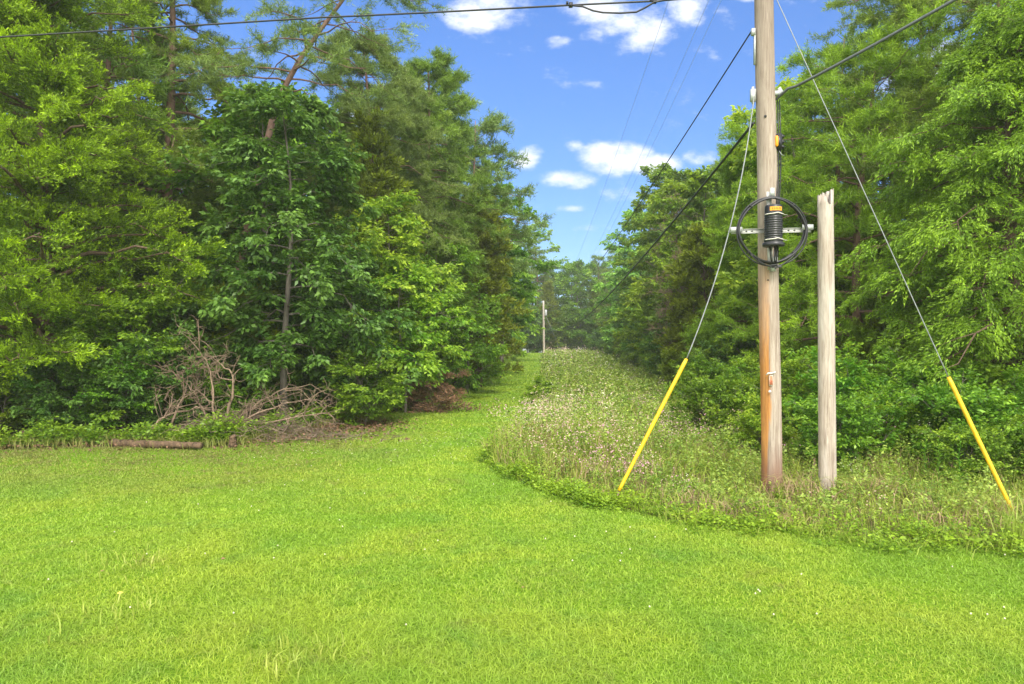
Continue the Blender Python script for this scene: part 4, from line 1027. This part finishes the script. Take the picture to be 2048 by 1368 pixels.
D0 = 9.56
base = at(1545, 990, D0); bx, by = base[0], D0
pole = empty('utility_pole', (bx, by, 0), 'tall weathered wooden utility pole with orange-stained base, carrying the cables', 'utility pole')
LEAN = -0.0185
def px_on_pole(z): return np.array([LEAN * z, 0, z])
rgp = np.random.default_rng(2)
b = Buf(); zs = np.linspace(-0.4, 9.6, 60)
Pp = np.stack([LEAN * zs + 0.004 * np.sin(zs * 1.7), 0.003 * np.cos(zs * 2.1), zs], 1)
tube(b, Pp, np.interp(zs, [-.4, 1, 4, 7, 9.6], [0.142, 0.138, 0.136, 0.127, 0.115]), 28, rough=0.006, rng=rgp)
b.obj('shaft', M['pole'], pole, True)
def loc_p(px, py, d): return at(px, py, d) - np.array([bx, by, 0])
# crossarm and pins (above the picture)
b = Buf(); box(b, (LEAN * 9.2, -0.17, 9.2), (1.5, 0.09, 0.12)); b.obj('crossarm', M['stub'], pole)
for xx in (-0.5, 0.3, 0.55):
    b = Buf(); lathe(b, [(0.0, 0), (.03, 0), (.03, .05), (.06, .06), (.055, .1), (.035, .12), (.04, .15), (0, .17)], 12, (xx + LEAN * 9.2, -0.17, 9.26)); b.obj('insulator', M['glass_ins'], pole, True)
# through-bolt clamps
b = Buf(); p = loc_p(1505, 192, D0 - .02); box(b, p, (.07, .05, .17)); tube(b, [p + [0, 0, -.12], p + [0, 0, .12]], .02, 8); b.obj('guy_hook', M['galv'], pole)
b = Buf(); p = loc_p(1505, 66, D0 - .05); box(b, p + [0.02, 0, -.2], (.018, .04, .5)); box(b, p, (.05, .05, .09)); b.obj('dead_end_bracket', M['galv'], pole)
b = Buf(); p = loc_p(1552, 188, D0 - .05); box(b, p, (.10, .06, .06)); box(b, p + [.05, 0, .03], (.05, .05, .1), rotY(-.6)); b.obj('cable_clamp', M['galv'], pole)
# down-lead cables on the right flank
def wig(pts, r, name, parent, m_='black', n=6, seed=0):
    b = Buf(); tube(b, np.asarray(pts), r, n); return b.obj(name, M[m_], parent, True)
for k_, (dx, r_) in enumerate(((0, .010), (5, .008), (9, .007))):
    wig([loc_p(1549 + dx, 200, D0 - .04), loc_p(1551 + dx, 260, D0 - .06), loc_p(1551 + dx * 1.1, 330, D0 - .07), loc_p(1553 + dx * .6, 400, D0 - .12), loc_p(1552 + dx * .4, 520, D0 - .14)], r_, 'riser_cable', pole)
# tags on the front
b = Buf(); p = loc_p(1542, 747, 9.40); tube(b, [p + [-.062, .0, -.022], p + [-.045, -.012, .004], p + [0, -.014, .004], p + [.04, -.012, .012], p + [.064, 0, .024]], [.010, .013, .013, .011, .008], 6); b.obj('bent_metal_strip', M['alu'], pole, True)
p = loc_p(1542, 761, 9.405)
tg = Buf(); box(tg, p, (.048, .006, .145)); tg = tg.obj('number_tag', M['tagwhite'], pole)
b = Buf(); box(b, p + [-.012, -.0045, .002], (.014, .003, .125)); box(b, p + [.012, -.0045, .002], (.016, .003, .125)); b.obj('red_band', M['tagred'], tg)
b = Buf()
for q in range(7): box(b, p + [0.0005, -.0055, .05 - q * .016], (.005, .003, .009))
b.obj('mark', M['ink'], tg)
b = Buf(); p = loc_p(1540, 783, 9.40); lathe(b, [(0, .012), (.016, .010), (.020, .0)], 12, p, rotX(math.pi / 2)); b.obj('round_nail_head', M['alu'], pole, True)
# knots
b = Buf()
for (px, py, s_) in ((1530, 233, .02), (1540, 297, .022), (1536, 560, .012)):
    p = loc_p(px, py, D0 - .128); lathe(b, [(0, .004), (s_ * .7, .003), (s_, -.004)], 9, p, rotX(math.pi / 2))
b.obj('knot', M['hole'], pole)

# broken stub
sx = at(1656, 990, 9.5)[0]
stub = empty('broken_pole_stub', (sx, 9.5, 0), 'shorter pale grey pole with a splintered broken top, right of the utility pole', 'pole')
b = Buf(); rg = np.random.default_rng(71); n = 36; zs = np.linspace(-.3, 4.05, 30); th = np.arange(n) / n * 6.283
topz = 4.15 + 0.016 * rg.normal(0, 1, n) + 0.10 * (np.cos(th - 0.2) > 0.1) + 0.03 * (np.abs(th - 3.3) < .6) - 0.09 * (np.abs(th - 4.75) < .3)
R0 = np.interp(zs, [0, 4], [0.118, 0.104]); rr = R0[:, None] * (1 + rg.normal(0, .006, (1, n)) + rg.normal(0, .004, (30, n)))
V = np.stack([rr * np.cos(th) - 0.010 * zs[:, None], rr * np.sin(th), np.repeat(zs[:, None], n, 1)], -1)
ring = np.stack([.104 * np.cos(th) - .041, .104 * np.sin(th), topz], -1)
inner = np.stack([.075 * np.cos(th) - .041, .075 * np.sin(th), topz - 0.05 + .02 * rg.normal(0, 1, n)], -1)
mid = np.stack([.035 * np.cos(th) - .041, .035 * np.sin(th), 4.0 + .08 * rg.normal(0, 1, n)], -1)
V = np.concatenate([V, ring[None], inner[None], mid[None]]).reshape(-1, 3); V = np.concatenate([V, [[-.041, 0, 3.9]]])
k = 33; i, j = np.meshgrid(np.arange(k - 1), np.arange(n), indexing='ij'); i = i.ravel(); j = j.ravel(); j2 = (j + 1) % n
b.add(V, np.stack([(k - 1) * n + np.arange(n), (k - 1) * n + (np.arange(n) + 1) % n, np.full(n, k * n)], 1), np.stack([i * n + j, i * n + j2, (i + 1) * n + j2, (i + 1) * n + j], 1))
b.obj('shaft', M['stub'], stub)
sp_ = Buf()
for (dx, dz, l, w_) in ((-.10, 4.1, .14, .012), (-.07, 4.05, .16, .010), (.035, 4.16, .14, .016)):
    sp_.add([[dx - w_, -.05, dz - .1], [dx + w_, -.05, dz - .1], [dx + w_, -.02, dz - .1], [dx, -.03, dz + l]], [[0, 1, 3], [1, 2, 3], [2, 0, 3]])
sp_.obj('splinter', M['stub'], stub)

# ------------------------------------------------------------------ storage bracket, cable coil, splice closure
cz = at(1540, 462, 9.38)
br = empty('cable_storage_bracket', cz, 'light grey metal cross bracket on the utility pole holding the cable loop', 'bracket')
TILT = rotY(R(-1.2))
s_px = 9.38 / F
def arm(dx0, dx1, dz0, dz1, name):
    b = Buf(); horiz = abs(dx1 - dx0) > abs(dz1 - dz0)
    c = np.array([(dx0 + dx1) / 2 * s_px, 0, -(dz0 + dz1) / 2 * s_px]); L = (abs(dx1 - dx0) if horiz else abs(dz1 - dz0)) * s_px
    if horiz:
        box(b, c, (L, .006, .060)); box(b, c + [0, -.012, .028], (L, .022, .005)); box(b, c + [0, -.012, -.028], (L, .022, .005))
    else:
        box(b, c, (.060, .006, L)); box(b, c + [.028, -.012, 0], (.005, .022, L)); box(b, c + [-.028, -.012, 0], (.005, .022, L))
    b.v = [v_ @ TILT.T.astype(np.float32) for v_ in b.v]
    return b.obj(name, M['alu'], br)
aL = arm(-78, -2, 0, 0, 'side_arm'); aR = arm(2, 80, 0, 0, 'side_arm'); aT = arm(-2, -2, -78, -6, 'upright_arm'); aB = arm(-2, -2, 6, 78, 'upright_arm')
def slot(par, dx, dz):
    b = Buf(); c = np.array([dx * s_px, -.0045, -dz * s_px]) @ TILT.T; box(b, c, (.030, .003, .010)); box(b, c + [.004, -.0005, 0], (.008, .003, .024)); b.obj('slot', M['hole'], par)
for dx in (-48, -37, 36, 48): slot(aL if dx < 0 else aR, dx, 0)
def tab(dx, dz, sx_, sz_):
    b = Buf(); c = np.array([dx * s_px, -.05, -dz * s_px]) @ TILT.T
    box(b, c, (sx_, .012, sz_)); box(b, c + [0, .035, -sz_ * .5 + .006], (sx_, .07, .010)); b.obj('end_plate', M['galv'], br)
tab(-70, -3, .16, .070); tab(72, -5, .15, .070); tab(3, -75, .062, .13); tab(6, 60, .062, .10); tab(2, 74, .062, .10)
# coil
cl = empty('cable_loop', cz + np.array([0, -.035, 0]), 'coil of black cable looped round the cross bracket on the utility pole', 'cable')
def ring_path(rx, rz, dy, wv, seed, n=72, dx=0.0, dz=0.0, flat=0.0):
    rg = np.random.default_rng(seed); t = np.linspace(0, 2 * math.pi, n); c, s = np.cos(t), np.sin(t)
    e_ = 1 - flat * np.abs(np.sin(2 * t))
    x = rx * c * e_ + dx; z = rz * s * e_ + dz; return np.stack([x, dy + wv * np.sin(3 * t + seed), z], 1)
for q, (rx, rz, dy, dx, dz, r_, fl) in enumerate(((.470, .455, -.02, 0, 0, .016, .055), (.462, .440, -.045, 0, -.004, .015, .045), (.455, .452, .0, 0, .006, .014, .06), (.480, .470, -.035, .0, -.020, .010, .0))):
    b = Buf(); tube(b, ring_path(rx, rz, dy, .006, q, dx=dx, dz=dz, flat=fl), r_, 8, cap=False); b.obj('cable_turn', M['black'], cl, True)
for q, (x0, z0, x1, z1, sag, r_) in enumerate(((-.30, -.33, .06, -.47, .07, .009), (.33, -.30, .05, -.50, .03, .008), (.30, -.33, .02, -.53, .02, .007), (-.2, -.40, .12, -.50, .05, .008))):
    t = np.linspace(0, 1, 14)[:, None]; P = np.array([x0, -.05, z0]) * (1 - t) + np.array([x1, -.06 - .01 * q, z1]) * t; P[:, 2] -= sag * 4 * (t * (1 - t))[:, 0]
    b = Buf(); tube(b, P, r_, 6); b.obj('loose_tail', M['black'], cl, True)
for a_ in (0.9, 2.3, 3.9, 5.45):
    b = Buf()
    c_ = np.array([.462 * math.cos(a_) * .96, -.03, .45 * math.sin(a_) * .96]); d_ = np.array([-math.sin(a_), 0, math.cos(a_)])
    tube(b, [c_ - d_ * .007, c_ + d_ * .007], .034, 10); b.obj('cable_tie', M['hole'], cl)
# closure
cc = at(1546.5, 493, 9.22)
clo = empty('splice_closure', cc, 'ribbed black cylinder closure with an orange label hanging inside the cable loop', 'cable closure')
prof = [(0, .0), (.138, .0), (.142, .012), (.142, .045), (.120, .052), (.118, .065), (.124, .070), (.124, .085), (.116, .090)]
z = .09
while z < .43:
    prof += [(.112, z + .004), (.119, z + .012), (.119, z + .020), (.112, z + .028)]; z += .031
prof += [(.113, .44), (.113, .535), (.104, .552), (.06, .560), (0, .562)]
b = Buf(); lathe(b, prof, 40, (0, 0, 0)); bd_ = b.obj('body', M['black'], clo)
b = Buf(); th = np.linspace(-2.35, -0.80, 20)
V = np.concatenate([np.stack([.1145 * np.cos(th), .1145 * np.sin(th), np.full(20, .468)], 1), np.stack([.1145 * np.cos(th), .1145 * np.sin(th), np.full(20, .520)], 1)])
i = np.arange(19); b.add(V, None, np.stack([i, i + 1, i + 21, i + 20], 1)); lb_ = b.obj('orange_label', M['amber'], clo)
b = Buf()
for q, a_ in enumerate(np.linspace(-2.05, -1.08, 6)):
    c_ = np.array([.1155 * math.cos(a_), .1155 * math.sin(a_), .494]); box(b, c_, (.007, .002, .026), rotZ(a_ + math.pi / 2))
    if q % 2 == 0: box(b, c_ + [.006, 0, .008], (.010, .002, .005), rotZ(a_ + math.pi / 2))
b.obj('label_mark', M['ink'], lb_)
for zz, sg in ((.425, 1), (.085, 1)):
    b = Buf(); th = np.linspace(-2.9, -0.2, 26); P = np.stack([.126 * np.cos(th), .126 * np.sin(th), zz + .012 * np.exp(-((th + 1.5) / .3) ** 2)], 1)
    tube(b, P, .0065, 5); tube(b, [P[-1], P[-1] + [.05, -.01, -.006]], [.003, .002], 4); b.obj('white_tie', M['tagwhite'], clo, True)
b = Buf()
for dx in (-.05, .02, .06): tube(b, [[dx, 0, .01], [dx * .8, 0, -.1], [dx * .5, -.01, -.22]], .010, 6)
b.obj('entry_cable', M['black'], clo, True)

# drop terminal with yellow marker
tm = empty('cable_terminal', at(1556, 285, 9.5), 'small black cable terminal with a yellow marker on the right flank of the utility pole', 'cable terminal')
b = Buf(); box(b, (.0, 0, 0), (.07, .09, .22)); box(b, (.045, -.01, .075), (.05, .06, .035), rotY(.5)); box(b, (.045, -.01, .0), (.05, .06, .035), rotY(.5)); box(b, (.045, -.01, -.07), (.05, .06, .035), rotY(.5)); b.obj('body', M['black'], tm)
b = Buf(); tube(b, [(-.043, -.05, -.075), (-.043, -.05, -.06), (-.043, -.05, .06), (-.043, -.05, .075)], [.012, .022, .022, .012], 12); b.obj('marker', M['amber'], tm, True)
b = Buf(); tube(b, [(.0, -.02, -.12), (.03, -.03, -.18), (.07, -.03, -.20)], .005, 5); b.obj('tail', M['wire'], tm, True)

# ------------------------------------------------------------------ wires
def span(name, A, B, sag, r_, label, mt='black', n=80, group=None, pts=None):
    if pts is not None: P = np.asarray(pts)
    else:
        t = np.linspace(0, 1, n)[:, None]
        P = np.asarray(A) * (1 - t) + np.asarray(B) * t; P[:, 2] -= sag * 4 * (t * (1 - t))[:, 0]
    b = Buf(); tube(b, P, r_, 6, cap=True)
    return tag(b.obj(name, M[mt], None, True), label, 'cable', group)
FP = np.array([4.55, 97.0, 0.0])
span('overhead_cable', at(1503, 62, D0 - .03), FP + [0, 0, 6.5], 1.75, .0115, 'thin black overhead cable from high on the utility pole down to the far pole')
span('overhead_cable', at(1506, 247, D0 - .03), FP + [0, 0, 4.9], 2.3, .021, 'thick black overhead cable leaving the pole low and crossing the right trees', n=100)
gw = 'thin grey power lines above the corridor'
for xa, xb in ((3.02, 4.3), (3.82, 4.75), (4.07, 4.85)):
    span('power_line', (xa, D0 - .15, 9.45), (xb, 97, 7.5), 3.0, .0035, {3.02: 'faint grey power line farthest left against the sky', 3.82: 'faint grey power line, middle of the three against the sky', 4.07: 'faint grey power line nearest the black cable against the sky'}[xa], 'thin', group=gw)
dA = lambda px: float(np.interp(px, [-3000, 0, 1525], [14.5, 11.0, 9.5]))
ln = [(1522, -14), (1400, -3), (1310, 4), (1145, 12), (860, 27), (640, 37), (430, 50), (200, 64), (0, 76), (-500, 112), (-1500, 165), (-3000, 215)]
span('overhead_cable', 0, 0, 0, .013, 'dark twisted overhead cable crossing the whole top left of the sky', pts=[at(x, y, dA(x)) for x, y in ln])
span('slack_cable_loop', 0, 0, 0, .013, 'short slack bight of black cable sagging under the top overhead cable', pts=[at(x, y, dA(x) - .04) for x, y in [(1145, 13), (1165, 15), (1185, 23), (1205, 27), (1240, 28), (1272, 26), (1290, 17), (1308, 6), (1330, 2)]])
for px, py, lb_ in ((1141, 12, 'small black clamp at the left end of the slack cable bight'), (1308, 4, 'small black clamp at the right end of the slack cable bight')):
    b = Buf(); p = at(px, py, dA(px)); box(b, (0, 0, 0), (.055, .05, .06)); box(b, (-.05, 0, .03), (.03, .04, .03)); o = b.obj('cable_clamp', M['black']); o.location = p; tag(o, lb_, 'clamp')
A_ = at(1555, 192, 9.5); B_ = at(1910, 0, 7.7); v_ = B_ - A_
span('overhead_cable', A_, A_ + v_ * 6, 0.0, .019, 'thick grey overhead cable rising from the pole to the upper right corner', pts=[at(1551, 200, 9.5), at(1575, 178, 9.4)] + [A_ + v_ * q + np.array([0, 0, -1.2 * q * (1 - q) * .06]) for q in (0.12, .3, .6, 1, 1.6, 3, 6)], mt='cablegrey')

def guy(label, top, gt, gb, anchor, sagv, r_):
    """guy wire > strand, yellow guard, anchor rod"""
    e = empty('guy_wire', anchor, label, 'guy wire'); o = np.asarray(anchor)
    t = np.linspace(0, 1, 30)[:, None]; P = np.asarray(top) * (1 - t) + np.asarray(gt) * t + np.asarray(sagv) * 4 * t * (1 - t)
    b = Buf(); tube(b, P - o, r_, 6); b.obj('strand', M['wire'], e, True)
    d = norm(np.asarray(gb) - np.asarray(gt)); q = np.linspace(0, 1, 24)[:, None]; G_ = np.asarray(gt) * (1 - q) + np.asarray(gb) * q
    b = Buf(); tube(b, G_ - o, np.interp(q[:, 0], [0, .02, 1], [.022, .027, .024]), 14); b.obj('yellow_guard', M['guard'], e, True)
    b = Buf(); tube(b, [np.asarray(gb) - d * .05 - o, o - o - [0, 0, .15]], .010, 6); b.obj('anchor_rod', M['deadwood'], e, True)
    return e
ga = at(1222, 1008, 9.05); ga[2] = 0.0
guy('guy wire in front of the meadow with its bright yellow guard leaning left', at(1507, 195, D0 - .04), at(1373, 718, 9.25), at(1238, 982, 9.1), ga, (0.12, 0, -0.05), .0085)
gb = at(2047, 1050, 8.05); gb[2] = 0.0
guy('guy wire on the far right with its thinner yellow guard leaning right', at(1546, -12, D0), at(1897, 754, 8.5), at(2034, 1038, 8.1), gb, (0, 0, 0), .006)

# far pole
fp = empty('utility_pole', (FP[0], FP[1], tz(FP[0], FP[1])), 'small distant utility pole at the far end of the mown path', 'utility pole')
b = Buf(); zs = np.linspace(-.3, 7.5, 12); tube(b, np.stack([-.012 * zs, 0 * zs, zs], 1), np.interp(zs, [0, 7.5], [.17, .13]), 14); b.obj('shaft', M['stub'], fp, True)
b = Buf(); lathe(b, [(0, 0), (.16, 0), (.17, .05), (.17, .75), (.13, .82), (0, .84)], 16, (.26, -.05, 5.4)); b.obj('transformer', M['galv'], fp, True)
b = Buf(); tube(b, [(0, 0, 6.0), (2.6, 1.0, 0.0)], .02, 5); b.obj('guy_strand', M['wire'], fp)

# ------------------------------------------------------------------ humid air
m, t, out = mat('air')
vol = t.node('ShaderNodeVolumePrincipled'); vol.inputs['Color'].default_value = (0.90, 0.93, 0.86, 1); vol.inputs['Density'].default_value = 0.0009
vol.inputs['Anisotropy'].default_value = 0.1
t.l.new(vol.outputs[0], out.inputs['Volume'])
b = Buf(); box(b, (0, 100, 12.0), (310, 292, 36)); tag(b.obj('haze', m), 'thin summer haze filling the clearing', 'haze', kind='stuff')
